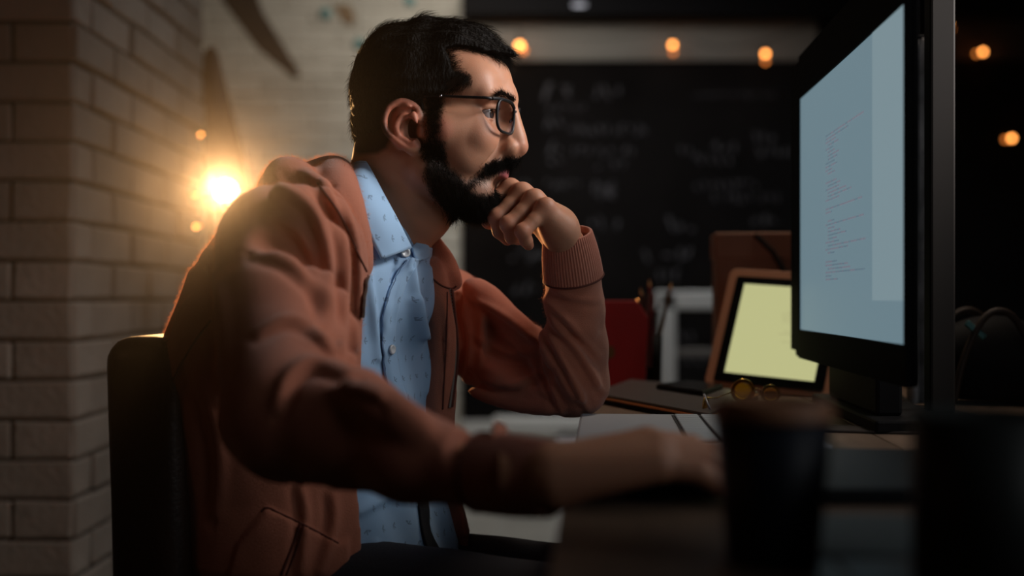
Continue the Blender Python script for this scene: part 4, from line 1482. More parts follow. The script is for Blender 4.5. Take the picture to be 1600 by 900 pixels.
def motif_material(name, base, ink):
    """light cotton with a small printed three-stroke motif, laid out on the cloth's own map"""
    m = mat(name, base, rough=0.8, bump=0.10, bscale=1400, sheen=0.1, spec=0.3)
    nt = m.node_tree
    b = nt.nodes['Principled BSDF']
    at = nt.nodes.new('ShaderNodeAttribute')
    at.attribute_name = 'cloth'
    def vm(op, a, b_=None, s_=None):
        n = nt.nodes.new('ShaderNodeVectorMath')
        n.operation = op
        for i, v in enumerate((a, b_)):
            if v is None: continue
            if isinstance(v, tuple): n.inputs[i].default_value = v
            else: nt.links.new(v, n.inputs[i])
        if s_ is not None: n.inputs['Scale'].default_value = s_
        return n
    def mm(op, a, b_=None, c=None):
        n = nt.nodes.new('ShaderNodeMath')
        n.operation = op
        for i, v in enumerate((a, b_, c)):
            if v is None: continue
            if isinstance(v, (int, float)): n.inputs[i].default_value = v
            else: nt.links.new(v, n.inputs[i])
        return n.outputs[0]
    sc_ = vm('SCALE', at.outputs['Vector'], None, 1000.0 / 23.0).outputs[0]
    sp = nt.nodes.new('ShaderNodeSeparateXYZ')
    nt.links.new(sc_, sp.inputs[0])
    row = mm('FLOOR', sp.outputs[1])
    hf = mm('MULTIPLY', mm('MODULO', mm('ABSOLUTE', row), 2.0), 0.5)
    u = mm('SUBTRACT', mm('FRACT', mm('ADD', sp.outputs[0], hf)), 0.5)
    v = mm('SUBTRACT', mm('FRACT', sp.outputs[1]), 0.5)
    # flip every other motif so that they do not all look one way
    cb = nt.nodes.new('ShaderNodeCombineXYZ')
    col_ = mm('FLOOR', mm('ADD', sp.outputs[0], hf))
    nt.links.new(col_, cb.inputs[0])
    nt.links.new(row, cb.inputs[1])
    wn = nt.nodes.new('ShaderNodeTexWhiteNoise')
    wn.noise_dimensions = '3D'
    nt.links.new(cb.outputs[0], wn.inputs['Vector'])
    ang = mm('MULTIPLY', wn.outputs['Value'], 2.6)
    u, v = mm('MULTIPLY', u, 1.2), mm('MULTIPLY', v, 1.2)
    cs, sn = mm('COSINE', ang), mm('SINE', ang)
    u2 = mm('SUBTRACT', mm('MULTIPLY', u, cs), mm('MULTIPLY', v, sn))
    v2 = mm('ADD', mm('MULTIPLY', u, sn), mm('MULTIPLY', v, cs))
    cell = nt.nodes.new('ShaderNodeCombineXYZ')
    nt.links.new(u2, cell.inputs[0])
    nt.links.new(v2, cell.inputs[1])
    best = None
    for (ax, ay, bx, by) in ((-0.17, 0.10, -0.01, -0.06), (-0.01, -0.06, 0.13, 0.13), (-0.01, -0.06, 0.20, -0.03), (-0.17, 0.10, -0.05, 0.09)):
        d = (bx - ax, by - ay)
        L = d[0] ** 2 + d[1] ** 2
        w_ = vm('SUBTRACT', cell.outputs[0], (ax, ay, 0)).outputs[0]
        dt = vm('DOT_PRODUCT', w_, (d[0] / L, d[1] / L, 0)).outputs['Value']
        cl = mm('MINIMUM', mm('MAXIMUM', dt, 0.0), 1.0)
        pr = nt.nodes.new('ShaderNodeVectorMath')
        pr.operation = 'SCALE'
        pr.inputs[0].default_value = (d[0], d[1], 0)
        nt.links.new(cl, pr.inputs['Scale'])
        ds = vm('DISTANCE', w_, pr.outputs[0]).outputs['Value']
        best = ds if best is None else mm('MINIMUM', best, ds)
    mr = nt.nodes.new('ShaderNodeMapRange')
    mr.inputs['From Min'].default_value = 0.018
    mr.inputs['From Max'].default_value = 0.048
    mr.inputs['To Min'].default_value = 0.55
    mr.inputs['To Max'].default_value = 0.0
    nt.links.new(best, mr.inputs['Value'])
    mx = nt.nodes.new('ShaderNodeMix')
    mx.data_type = 'RGBA'
    nt.links.new(mr.outputs[0], mx.inputs[0])
    mx.inputs[6].default_value = base
    mx.inputs[7].default_value = ink
    nt.links.new(mx.outputs[2], b.inputs['Base Color'])
    return m


def cloth_attr(me, P, flip=1.0):
    u, z = uz(P)
    a = me.attributes.new('cloth', 'FLOAT_VECTOR', 'POINT')
    a.data.foreach_set('vector', np.stack([u * 1.15 * flip + 3, z + 1, 0 * z], 1).astype(np.float32).ravel())


M_SHIRT = motif_material('blue_print_cotton', rgb(152, 186, 220), rgb(60, 72, 96))
cloth_attr(me, P)
shirt = part_world('shirt', me, M_SHIRT, man)
tag(shirt, 'light blue cotton shirt with a small dark print')
TS_ = tree(P, Q)


def sheet(name, rows, m, parent, thick=0.0014, nu=8, nv=6, cloth=False):
    """a cloth piece through a grid of world points, with a real thickness"""
    G = np.array([spline(r_, nu) for r_ in rows])
    G = np.stack([spline(G[:, j], nv) for j in range(G.shape[1])], 1)
    a, b_ = G.shape[:2]
    P = G.reshape(-1, 3)
    i, j = np.meshgrid(np.arange(a - 1), np.arange(b_ - 1), indexing='ij')
    Q = np.stack([i * b_ + j, i * b_ + j + 1, (i + 1) * b_ + j + 1, (i + 1) * b_ + j], -1).reshape(-1, 4)
    N = normals(P, Q)
    n = len(P)
    P2 = np.concatenate([P + N * thick / 2, P - N * thick / 2])
    bd_ = [(i_ * b_, (i_ + 1) * b_) for i_ in range(a - 1)] + [((i_ + 1) * b_ + b_ - 1, i_ * b_ + b_ - 1) for i_ in range(a - 1)]
    bd_ += [(j_ + 1, j_) for j_ in range(b_ - 1)] + [((a - 1) * b_ + j_, (a - 1) * b_ + j_ + 1) for j_ in range(b_ - 1)]
    E = np.array([(x, y, y + n, x + n) for x, y in bd_])
    Q2 = np.concatenate([Q, Q[:, ::-1] + n, E])
    me = np_mesh(name, P2, Q2)
    if cloth: cloth_attr(me, P2, 1.0)
    return part_world(name, me, m, parent)


# collar: one folded strip round the neck, points near the front buttons
up = [(643, 387, 1.330), (622, 345, 1.306), (597, 299, 1.306), (574, 256, 1.332), (564, 246, 1.40), (590, 280, 1.465), (634, 333, 1.45), (664, 361, 1.395), (643, 386, 1.345)]
dn = [(596, 405, 1.284), (577, 366, 1.274), (562, 320, 1.272), (550, 272, 1.306), (548, 262, 1.405), (585, 300, 1.50), (648, 356, 1.48), (672, 398, 1.390), (648, 409, 1.345)]
md = [((a[0] + b[0]) / 2 + 1, (a[1] + b[1]) / 2, (a[2] + b[2]) / 2 - 0.006) for a, b in zip(up, dn)]
sheet('collar', [[W(*p) for p in r_] for r_ in (up, md, dn)], M_SHIRT, shirt, 0.0022, 6, 4, cloth=True)
# collar stand inside
up2 = [(642, 389, 1.345), (622, 350, 1.320), (598, 303, 1.318), (577, 262, 1.345), (568, 252, 1.40), (592, 284, 1.455), (632, 336, 1.45), (655, 366, 1.415), (644, 390, 1.365)]
dn2 = [(636, 408, 1.340), (612, 372, 1.312), (588, 325, 1.31), (566, 280, 1.34), (560, 268, 1.41), (585, 306, 1.465), (625, 356, 1.46), (650, 388, 1.42), (640, 410, 1.362)]
sheet('collar_stand', [[W(*p) for p in r_] for r_ in (up2, dn2)], M_SHIRT, shirt, 0.002, 6, 3, cloth=True)
# the buttoned front edge: a doubled strip lying on the shirt front
def on_shirt(x, y, e):
    h = hit(TS_, x, y, 0.0)
    return np.array(h[0] + h[1] * e) if h else None
rows = []
for (x, y) in [tuple(q[:2]) for q in spline([(a, b, 0) for a, b in placket[1:11]], 3)]:
    r_ = [on_shirt(x + dx_v, y, 0.0026 - 0.0008 * (dx_v > 20)) for dx_v in (0, 7, 14, 22)]
    if all(v is not None for v in r_): rows.append(r_)
sheet('placket', rows, M_SHIRT, shirt, 0.0020, 3, 2, cloth=True)
rows = []
for (x, y) in [tuple(q[:2]) for q in spline([(a, b, 0) for a, b in placket[1:11]], 3)]:
    v = on_shirt(x + 2.2, y, 0.0040)
    if v is not None: rows.append(tuple(v))
part_world('placket_stitch', MB().tube(rows, 0.0003, 5).mesh('placket_stitch'), mat('stitch_blue', rgb(96, 124, 160), rough=0.9), shirt)
rows = []
for (xl, xr, y) in ((650, 666, 780), (653, 668, 800), (657, 672, 830), (668, 690, 868), (684, 712, 905)):
    r_ = [on_shirt(xl + (xr - xl) * t, y, 0.0022) for t in (0, 0.5, 1)]
    if all(v is not None for v in r_): rows.append(r_)
if len(rows) > 2: tag(sheet('undershirt', rows, mat('dark_undershirt', rgb(24, 27, 34), rough=0.9), shirt, 0.0015, 3, 3), 'dark undershirt showing through the open shirt tail')
# seams of the pocket and of the sleeve on the jacket
def seam(pts, r_=0.0012, name='seam'):
    w_ = []
    for a, b, _ in spline([(a, b, 0) for a, b in pts], 8):
        h = hit(TH_, a, b, 0.0004)
        if h: w_.append(np.array(h[0]))
    if len(w_) > 3: part_world(name, MB().tube([tuple(p) for p in w_], r_, 5).mesh(name), M_STITCH, hoodie)
seam([(408, 800), (418, 793), (440, 803), (467, 816), (500, 833), (529, 849)], 0.0012, 'pocket_seam')
seam([(573, 424), (560, 398), (546, 365), (531, 335), (514, 310), (496, 286)], 0.0013, 'hood_seam')
seam([(659, 412), (668, 426), (679, 438), (692, 447), (706, 451), (713, 447)], 0.0012, 'hood_seam')
seam([(699, 456), (698, 520), (695, 580), (692, 640)], 0.0010, 'facing_seam')
seam([(470, 818), (458, 850), (440, 898)], 0.0014, 'pocket_seam')
seam([(476, 818), (466, 850), (448, 898)], 0.0010, 'pocket_seam')
seam([(330, 500), (300, 540), (272, 590), (256, 640)], 0.0012, 'back_seam')
M_BUTTON = mat('button', rgb(196, 200, 204), rough=0.3, spec=0.6)
M_THREAD = mat('thread', rgb(90, 100, 120), rough=0.8)
for (bx_, by_, tr_) in ((633, 395, None), (606, 546, 1), (640, 690, 1)):
    if tr_ is None:
        c = Vector(W(bx_, by_, 1.325)); nrm = Vector((0.35, -0.9, 0.1)).normalized()
    else:
        h = hit(TS_, bx_, by_)
        if not h: continue
        c, nrm = h
        c = c + nrm * 0.0044
    rot = nrm.to_track_quat('Z', 'Y').to_matrix()
    me = MB().lathe([(0, 0.0005), (0.0026, 0.0005), (0.0036, 0.0016), (0.0050, 0.0018), (0.0056, 0.0010), (0.0056, -0.0010), (0, -0.0010)], c + nrm * 0.0016, 28, rot).mesh('button')
    o = part_world('button', me, M_BUTTON, shirt)

# ---- trousers, socks and shoes
M_DENIM = mat('dark_trousers', rgb(34, 36, 44), rough=0.9, bump=0.3, bscale=500, var=0.15, vscale=20)
f = Field((-0.45, 0.85, 0.0), (0.42, 1.68, 0.66), 0.008)
A = f.add
def tors(z): return (np.interp(z, TZ, TX), np.interp(z, TZ, TY))
A(rc((-0.25, 1.30, 0.545), (-0.21, 1.50, 0.545), 0.095, 0.095), 0.0)
A(rc((-0.235, 1.40, 0.56), (-0.235, 1.40, 0.62), 0.12, 0.118), 0.05)
A(rc((-0.22, 1.29, 0.545), (0.20, 1.12, 0.555), 0.088, 0.068), 0.03)
A(rc((-0.18, 1.48, 0.525), (0.26, 1.36, 0.520), 0.085, 0.066), 0.03)
A(rc((0.20, 1.12, 0.555), (0.15, 1.10, 0.13), 0.066, 0.050), 0.02)
A(rc((0.26, 1.36, 0.520), (0.24, 1.38, 0.13), 0.066, 0.050), 0.02)
f.D = -smin(-f.D, (f.ax[2][None, None, :] - 0.655) * -1 + 0 * f.D, 0.005)
P, Q = f.mesh(); del f
N = normals(P, Q)
P = P + N * (noise3(P, 40, 51, 2) * 0.003)[:, None]
part_world('trousers', np_mesh('trousers', P, Q), M_DENIM, man)
M_SHOE = mat('dark_leather', rgb(40, 30, 26), rough=0.4)
for (x, y) in ((0.15, 1.10), (0.24, 1.38)):
    f = Field((x - 0.12, y - 0.14, 0.0), (x + 0.28, y + 0.10, 0.16), 0.005)
    f.add(rc((x, y, 0.075), (x, y, 0.12), 0.045, 0.042), 0)
    f.add(rc((x - 0.02, y, 0.04), (x + 0.17, y - 0.06, 0.036), 0.04, 0.034), 0.03)
    f.D = -smin(-f.D, f.ax[2][None, None, :] - 0.006 + 0 * f.D, 0.004)
    P, Q = f.mesh()
    part_world('shoe', np_mesh('shoe', P, Q), M_SHOE, man)

# ---------------------------------------------------------------- glasses: they rest on his nose and ears
glasses = thing('eyeglasses', 'black rectangular-rimmed eyeglasses worn by the bearded man', 'glasses', tuple(H2W((100, 0, 14))))
M_FRAME = mat('black_acetate', rgb(14, 14, 17), rough=0.4, spec=0.4)
M_LENS = bpy.data.materials.new('lens')
M_LENS.use_nodes = True
nt = M_LENS.node_tree
nt.nodes.remove(nt.nodes['Principled BSDF'])
tr_ = nt.nodes.new('ShaderNodeBsdfTransparent')
tr_.inputs[0].default_value = (0.93, 0.94, 0.95, 1)
gl = nt.nodes.new('ShaderNodeBsdfGlossy')
gl.inputs['Roughness'].default_value = 0.03
gl.inputs['Color'].default_value = (0.8, 0.75, 1.0, 1)
mx = nt.nodes.new('ShaderNodeMixShader')
mx.inputs[0].default_value = 0.07
nt.links.new(tr_.outputs[0], mx.inputs[1])
nt.links.new(gl.outputs[0], mx.inputs[2])
nt.links.new(mx.outputs[0], nt.nodes['Material Output'].inputs['Surface'])
def fx(y): return 108.5 - 0.0030 * y * y
def lens_pt(t, s, k=1.0, dx=0.0):
    c, n_ = math.cos(t), math.sin(t)
    e = 0.5
    y = 34 + (23.5 - (1.8 if n_ < 0 else 0) * abs(n_)) * k * math.copysign(abs(c) ** e, c)
    z = 11.5 + 18.5 * k * math.copysign(abs(n_) ** 0.62, n_)
    return (fx(y) + dx - (11.5 - z) * 0.05, s * y, z)
for s in (-1, 1):
    ring = [H2W(lens_pt(2 * math.pi * k / 56, s)) for k in range(56)]
    rim = part_world('rim', MB().tube([tuple(p) for p in ring], 0.0017, 8, closed=True).mesh('rim'), M_FRAME, glasses)
    bm = bmesh.new()
    vs = [bm.verts.new(H2W(lens_pt(2 * math.pi * k / 40, s, 0.97, 0.5))) for k in range(40)]
    vs2 = [bm.verts.new(H2W(lens_pt(2 * math.pi * k / 40, s, 0.97, -1.2))) for k in range(40)]
    bm.faces.new(vs); bm.faces.new(vs2[::-1])
    for k in range(40): bm.faces.new((vs[k], vs2[k], vs2[(k + 1) % 40], vs[(k + 1) % 40]))
    me = bpy.data.meshes.new('lens'); bm.to_mesh(me); bm.free()
    part_world('lens', me, M_LENS, glasses, False)
    # thick brow line along the top
    bl = [H2W((fx(y) + 0.6, s * y, z)) for y, z in ((11, 25), (22, 29.6), (40, 30), (54, 29.4), (62, 28.5), (68, 27.5))]
    part_world('top_bar', MB().tube([tuple(p) for p in spline(bl, 4)], [0.0021] * 21, 8).mesh('top_bar'), M_FRAME, glasses)
    arm = [(94.5, 67, 27.5), (88, 72, 28), (66, 75, 29), (44, 76.5, 30.5), (36, 77, 31), (18, 77, 30), (3, 77.5, 24), (-8, 79, 8), (-12, 80, -4)]
    ar = [1.9, 1.8, 1.7, 1.5, 1.0, 0.9, 0.9, 1.1, 1.2]
    a4 = spline([(p[0], s * p[1], p[2], r_) for p, r_ in zip(arm, ar)], 4)
    part_world('temple_arm', MB().tube([tuple(p) for p in H2W(a4[:, :3])], [r_ * 0.001 for r_ in a4[:, 3]], 8).mesh('temple_arm'), M_FRAME, glasses)
    bm = bmesh.new(); bmesh.ops.create_icosphere(bm, subdivisions=2, radius=0.0020)
    me = bpy.data.meshes.new('rivet'); bm.to_mesh(me); bm.free()
    o = link('rivet', me, mat('steel', rgb(190, 190, 195), rough=0.2, metal=1.0), glasses, True)
    o.location = Vector(H2W((38, s * 78.2, 31))) - Vector(glasses.location)
    pd = [H2W((fx(10) - 1, s * 10, 14)), H2W((fx(10) - 4, s * 9.5, 10)), H2W((fx(10) - 5, s * 10.5, 4))]
    part_world('nose_pad', MB().tube([tuple(p) for p in pd], [0.001, 0.0018, 0.0012], 8).mesh('nose_pad'), M_FRAME, glasses)
br = [H2W((fx(y) + 0.8 - abs(y) * 0.02, y, 22 - (y / 12.0) ** 2 * 1.2)) for y in (-12, -6, 0, 6, 12)]
part_world('bridge', MB().tube([tuple(p) for p in spline(br, 4)], 0.0020, 8).mesh('bridge'), M_FRAME, glasses)


# ================================================================== DESK AND THE THINGS ON IT
DA = math.radians(-4.6)                         # the desk edge leaves the lens at this slant
M_DESK = mat('oak_desk', rgb(112, 92, 76), rough=0.45, var=0.16, vscale=10, bump=0.1, bscale=90, stretch=(6, 1, 6))
M_DLEG = mat('desk_steel', rgb(30, 30, 32), rough=0.5, metal=0.5)
EDGE = np.array((0.083, 1.42, 0.75))            # a point of the edge, under the elbow
dx_, dy_ = np.array((math.cos(DA), math.sin(DA), 0)), np.array((-math.sin(DA), math.cos(DA), 0))
def DK(u, v, z=0.75):
    """desk place: u from the edge inwards, v along the edge from the elbow, height z"""
    p = EDGE + dx_ * u + dy_ * v
    return np.array((p[0], p[1], z))
desk = thing('desk', 'long oak desk under the monitors and the leaning elbow', 'desk', tuple(DK(0.5, -0.2, 0)), DA)
def on(parent, name, lo, hi, m, bevel=0.003):
    lo, hi = np.array(lo, float), np.array(hi, float)
    o = MB().box((0, 0, 0), hi - lo, bevel, seg=2).build(name, m, parent)
    o.location = (lo + hi) / 2
    return o
# planks of the top run away from the lens
nb = 8
for i in range(nb):
    w = 1.30 / nb
    on(desk, 'plank', (-0.5 + i * w + 0.0006, -1.15, 0.722), (-0.5 + (i + 1) * w - 0.0006, 0.82, 0.75), M_DESK, 0.0008)
for (x, y) in ((-0.30, -1.0), (0.7, -1.0), (-0.30, 0.74), (0.7, 0.74)):
    on(desk, 'leg', (x - 0.025, y - 0.025, 0.0), (x + 0.025, y + 0.025, 0.721), M_DLEG)
on(desk, 'cross_bar', (0.675, -0.97, 0.64), (0.725, 0.71, 0.70), M_DLEG)

# ---- the large monitor
MF = np.array((W(1250, 0, 1.625)[0], 1.625)); MN = np.array((W(1415, 0, 1.093)[0], 1.093))
md_ = (MN - MF); MWd = np.linalg.norm(md_); md_ /= MWd
mn_ = np.array((md_[1], -md_[0]))                       # screen normal, towards him
if mn_[0] > 0: mn_ = -mn_
zb, zt_ = 0.855, 1.180
mc = (MF + MN) / 2
mon = thing('computer_monitor', 'large black monitor with a pale blue lit screen facing the man', 'monitor', (mc[0] - mn_[0] * 0.09, mc[1] - mn_[1] * 0.09, 0.75))
def MP(s, z, out):
    """monitor point: s along the width from the far edge (metres), height, distance out of the screen"""
    q = MF + md_ * s + mn_ * out
    return (q[0], q[1], z)
MR = Matrix(((md_[0], 0, mn_[0], 0), (md_[1], 0, mn_[1], 0), (0, 1, 0, 0), (0, 0, 0, 1)))   # local x along width, y up, z out
def mon_poly(poly, out0, depth, name, m, bevel=0.0, parent=None):
    M = Matrix.Translation(Vector((MF[0] + mn_[0] * out0, MF[1] + mn_[1] * out0, 0))) @ MR
    return part_world(name, MB().prism(poly, depth, M, bevel).mesh(name), m, parent or mon, False)
def rrect(x0, y0, x1, y1, r, n=5):
    o = []
    for cx, cy, a in ((x1 - r, y1 - r, 0), (x0 + r, y1 - r, 90), (x0 + r, y0 + r, 180), (x1 - r, y0 + r, 270)):
        for k in range(n + 1):
            t = math.radians(a + 90 * k / n)
            o.append((cx + r * math.cos(t), cy + r * math.sin(t)))
    return o
M_PLAST = mat('black_plastic', rgb(12, 12, 13), rough=0.6, spec=0.3, ior=1.06)
M_PLASTM = mat('matt_black_plastic', rgb(17, 16, 17), rough=0.7, spec=0.15)
def s_at(px):
    k_ = (px - 800.0) / F
    return (k_ * MF[1] - MF[0]) / (md_[0] - k_ * md_[1])
BZ = -s_at(1238)
BN = 0.008
mon_poly(rrect(-BZ, zb - 0.040, MWd + BN, zt_ + BZ, 0.008), -0.0105, 0.0062, 'housing', M_PLAST, 0.001)
mon_poly(rrect(0.10, zb + 0.02, MWd - 0.16, zt_ - 0.05, 0.03), -0.034, 0.0235, 'rear_bulge', M_PLAST, 0.003)
# bezel as four strips standing a little proud of the screen
for (x0, y0, x1, y1) in ((-BZ, zb - 0.030, 0, zt_ + BZ - 0.006), (MWd, zb - 0.040, MWd + BN, zt_ + BZ), (0, zt_, MWd, zt_ + BZ), (0, zb - 0.040, MWd, zb)):
    mon_poly([(x0, y0), (x1, y0), (x1, y1), (x0, y1)], -0.004, 0.006, 'bezel', M_PLAST)
M_SCREEN = mat('blue_screen', rgb(14, 16, 18), rough=0.4, emit=(0.32, 0.49, 0.58, 1), estr=0.42, spec=0.15)
mon_poly([(0, zb), (MWd, zb), (MWd, zt_), (0, zt_)], -0.004, 0.0035, 'screen', M_SCREEN)
# screen reflection painted as a paler glowing strip along the near edge
def s_at(px):
    k_ = (px - 800.0) / F
    return (k_ * MF[1] - MF[0]) / (md_[0] - k_ * md_[1])
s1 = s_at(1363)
mon_poly([(s1, 0.897), (MWd, 0.897), (MWd, zt_), (s1, zt_)], -0.0005, 0.0006, 'reflection_band', mat('screen_reflection', rgb(14, 16, 18), rough=0.4, spec=0.1, emit=(0.40, 0.56, 0.63, 1), estr=0.46))
# the text on it: rows of tiny dim strokes
M_CODE1 = mat('screen_ink_rose', rgb(20, 10, 14), rough=0.2, emit=(0.33, 0.36, 0.46, 1), estr=0.42)
M_CODE2 = mat('screen_ink_grey', rgb(10, 14, 18), rough=0.2, emit=(0.23, 0.36, 0.46, 1), estr=0.42)
mb1, mb2 = MB(), MB()
rr = random.Random(5)
y = zb + (515 - 215) / 515 * 0.325 + 0.0
zc = 1.103
k = 0
while zc > 0.918:
    ind = 0.172 + (0.012 if rr.random() < 0.5 else 0.0)
    L = rr.choice((0.02, 0.035, 0.05, 0.07, 0.12)) if k % 3 else rr.choice((0.06, 0.10, 0.19))
    x = ind
    while x < ind + L:
        w = rr.uniform(0.003, 0.012)
        (mb1 if rr.random() < 0.6 else mb2).box(((x + w / 2), zc, 0.0), (w, 0.0021, 0.0004))
        x += w + 0.0014
    zc -= 0.0044 if rr.random() < 0.85 else 0.011
    k += 1
M = Matrix.Translation(Vector((MF[0] + mn_[0] * -0.0002, MF[1] + mn_[1] * -0.0002, 0))) @ MR
for mb, m_ in ((mb1, M_CODE1), (mb2, M_CODE2)):
    me = mb.mesh('code_text'); me.transform(M)
    o = part_world('code_text', me, m_, mon, False)
    tag(o, kind='stuff')
# stand
n0, n1 = s_at(1262), s_at(1330)
mon_poly([(n0, 0.765), (n1, 0.765), (n1, zb + 0.05), (n0, zb + 0.05)], -0.058, 0.030, 'stand_neck', M_PLASTM, 0.004)
mon_poly([(n0 - 0.05, 0.7505), (n1 + 0.05, 0.7505), (n1 + 0.05, 0.765), (n0 - 0.05, 0.765)], -0.115, 0.10, 'stand_base', M_PLASTM, 0.003)

# ---- brown post, grey curtain behind the monitor
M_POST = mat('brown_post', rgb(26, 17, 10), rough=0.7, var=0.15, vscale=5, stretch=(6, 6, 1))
px0, px1 = W(1458, 0, 1.36)[0], W(1498, 0, 1.36)[0]
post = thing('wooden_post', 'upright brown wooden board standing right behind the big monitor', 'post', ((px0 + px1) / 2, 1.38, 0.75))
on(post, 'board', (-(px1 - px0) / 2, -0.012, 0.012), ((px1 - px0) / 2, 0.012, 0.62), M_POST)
on(post, 'foot', (-0.016, -0.05, 0.0), (0.035, 0.05, 0.012), M_POST)
M_CURT = mat('grey_cloth', rgb(150, 150, 152), rough=0.9, bump=0.3, bscale=300, var=0.6, vscale=22)
cx0, cx1 = W(1412, 0, 1.62)[0], W(1462, 0, 1.62)[0]
rows = []
for z in (1.26, 1.10, 0.95, 0.80, 0.752):
    rows.append([np.array((cx0 + (cx1 - cx0) * i / 8 + 0.0, 1.60 + 0.008 * math.sin(i * 1.9 + z * 3), z)) for i in range(9)])
cl = thing('grey_cloth', 'narrow hanging grey cloth between the monitor and the brown board', 'cloth', ((cx0 + cx1) / 2, 1.60, 0.75))
sheet('cloth_panel', rows, M_CURT, cl, 0.002, 4, 6)
o = MB().tube([(cx0 - 0.01, 1.60, 1.262), (cx1 + 0.01, 1.60, 1.262)], 0.003, 8).mesh('rail'); part_world('rail', o, M_BAR, cl)
o = MB().tube([(cx1 + 0.006, 1.60, 0.75), (cx1 + 0.006, 1.60, 1.262)], 0.003, 8).mesh('rail_post'); part_world('rail_post', o, M_BAR, cl)

# ---- small lit tablet in a copper case
tb = [W(1132, 581, 1.79), W(1272, 596, 1.72), W(1287, 441, 1.78), W(1150, 443, 1.85)]
o0, ex, ey = tb[0], tb[1] - tb[0], tb[3] - tb[0]
TW_, THh = np.linalg.norm(ex), np.linalg.norm(ey)
ex = ex / TW_
ey = ey - ex * (ey @ ex); ey /= np.linalg.norm(ey)
ez = np.cross(ex, ey)
TM = Matrix(((ex[0], ey[0], ez[0], o0[0]), (ex[1], ey[1], ez[1], o0[1]), (ex[2], ey[2], ez[2], o0[2]), (0, 0, 0, 1)))
fpt = TM @ Vector((TW_ / 2, -0.03, 0))
tab_ = thing('tablet', 'small copper-framed tablet with a pale yellow lit screen, propped up', 'tablet', (fpt.x, fpt.y, 0.75))
M_COPPER = mat('copper_frame', rgb(160, 112, 84), rough=0.5, metal=0.15)
def tpart(poly, z0, depth, name, m, bevel=0.0):
    return part_world(name, MB().prism(poly, depth, TM @ Matrix.Translation((0, 0, z0)), bevel).mesh(name), m, tab_, False)
tpart(rrect(-0.030, -0.024, TW_ + 0.030, THh + 0.028, 0.012), -0.010, 0.007, 'copper_case', M_COPPER, 0.0015)
tpart(rrect(-0.0155, -0.0155, TW_ + 0.0155, THh + 0.0135, 0.004), -0.003, 0.002, 'black_bezel', M_PLAST)
M_YSCREEN = mat('yellow_screen', rgb(24, 24, 20), rough=0.3, emit=(0.62, 0.62, 0.30, 1), estr=0.80)
tpart([(0, 0), (TW_, 0), (TW_, THh), (0, THh)], -0.0005, 0.0008, 'screen', M_YSCREEN)
mb = MB(); rr = random.Random(9)
for i in range(16):
    y = THh * (0.72 - i * 0.028)
    if rr.random() < 0.35: continue
    mb.box((TW_ * 0.58 + rr.uniform(0, 0.01), y, 0.0005), (rr.uniform(0.01, 0.035), 0.0010, 0.0004))
me = mb.mesh('page_text'); me.transform(TM)
tag(part_world('page_text', me, mat('screen_ink_olive', rgb(10, 10, 8), emit=(0.50, 0.48, 0.24, 1), estr=0.8), tab_, False), kind='stuff')
# prop leg behind
b0 = TM @ Vector((TW_ / 2, THh * 0.7, -0.012))
part_world('prop_leg', MB().tube([tuple(b0), (b0.x + 0.01, b0.y + 0.09, 0.752)], 0.004, 8).mesh('prop_leg'), M_COPPER, tab_)
zmin = (TM @ Vector((0, -0.036, 0))).z

# ---- brown box behind the tablet
M_CARD = mat('brown_card', rgb(140, 104, 86), rough=0.85, var=0.1, vscale=8)
bc = W(1180, 0, 1.99)
box_ = thing('storage_box', 'plain brown cardboard box with a black strap standing behind the tablet', 'box', (bc[0] + 0.03, 2.02, 0.75), math.radians(-6))
zt2 = W(0, 362, 1.95)[2] - 0.75
on(box_, 'box_body', (-0.094, -0.055, 0.0), (0.14, 0.055, zt2 - 0.02), M_CARD)
on(box_, 'lid', (-0.097, -0.058, zt2 - 0.045), (0.143, 0.058, zt2), M_CARD)
st = MB().tube([(-0.03, -0.060, zt2 - 0.004), (0.0, -0.061, zt2 - 0.035), (0.02, -0.060, zt2 - 0.07), (0.03, -0.060, zt2 - 0.12)], 0.004, 6).mesh('strap')
link('strap', st, M_PLASTM, box_)

# ---- red box with pencils
M_RED = mat('red_card', rgb(140, 22, 24), rough=0.55, var=0.06)
rbx = W(958, 600, 1.98)
red = thing('red_box', 'dark red card box with one cut corner, just right of the sleeve', 'box', (rbx[0] + 0.01, 1.98, 0.75))
s_ = 1.96 / F
x0, x1 = (905 - 967) * s_, (1009 - 967) * s_
h_ = (601 - 468) * s_
poly = [(x0, 0), (x1 - 0.004, 0), (x1 + 0.002, h_ - 0.030), (x1 - 0.018, h_), (x0, h_)]
XZ = Matrix(((1, 0, 0, 0), (0, 0, -1, 0.03), (0, 1, 0, 0), (0, 0, 0, 1)))
link('box_body', MB().prism(poly, 0.06, XZ, 0.002).mesh('box_body'), M_RED, red)
link('flap', MB().prism([(x1 + 0.004, 0.03), (x1 + 0.008, 0.03), (x1 + 0.013, h_ + 0.010), (x1 + 0.006, h_ + 0.012)], 0.05, XZ, 0.001).mesh('flap'), mat('red_flap', rgb(90, 14, 16), rough=0.6), red)
link('emblem', MB().lathe([(0, 0.0015), (0.011, 0.0015), (0.011, 0), (0, 0)], ((948 - 967) * s_, -0.0305, (601 - 548) * s_), 24, Matrix.Rotation(math.radians(90), 3, 'X')).mesh('emblem'), mat('gold_print', rgb(96, 70, 30), rough=0.5), red)
link('gold_clasp', MB().lathe([(0, 0.006), (0.004, 0.005), (0.006, 0), (0.004, -0.005), (0, -0.006)], ((993 - 967) * s_, -0.02, (601 - 471) * s_), 14).mesh('gold_clasp'), mat('gold_clasp', rgb(220, 150, 90), rough=0.2, metal=1), red, True)
cup_p = W(1022, 602, 2.02)
pc = thing('pencil_cup', 'slim dark cup of pencils beside the red box', 'cup', (cup_p[0] + 0.0, 2.02, 0.75))
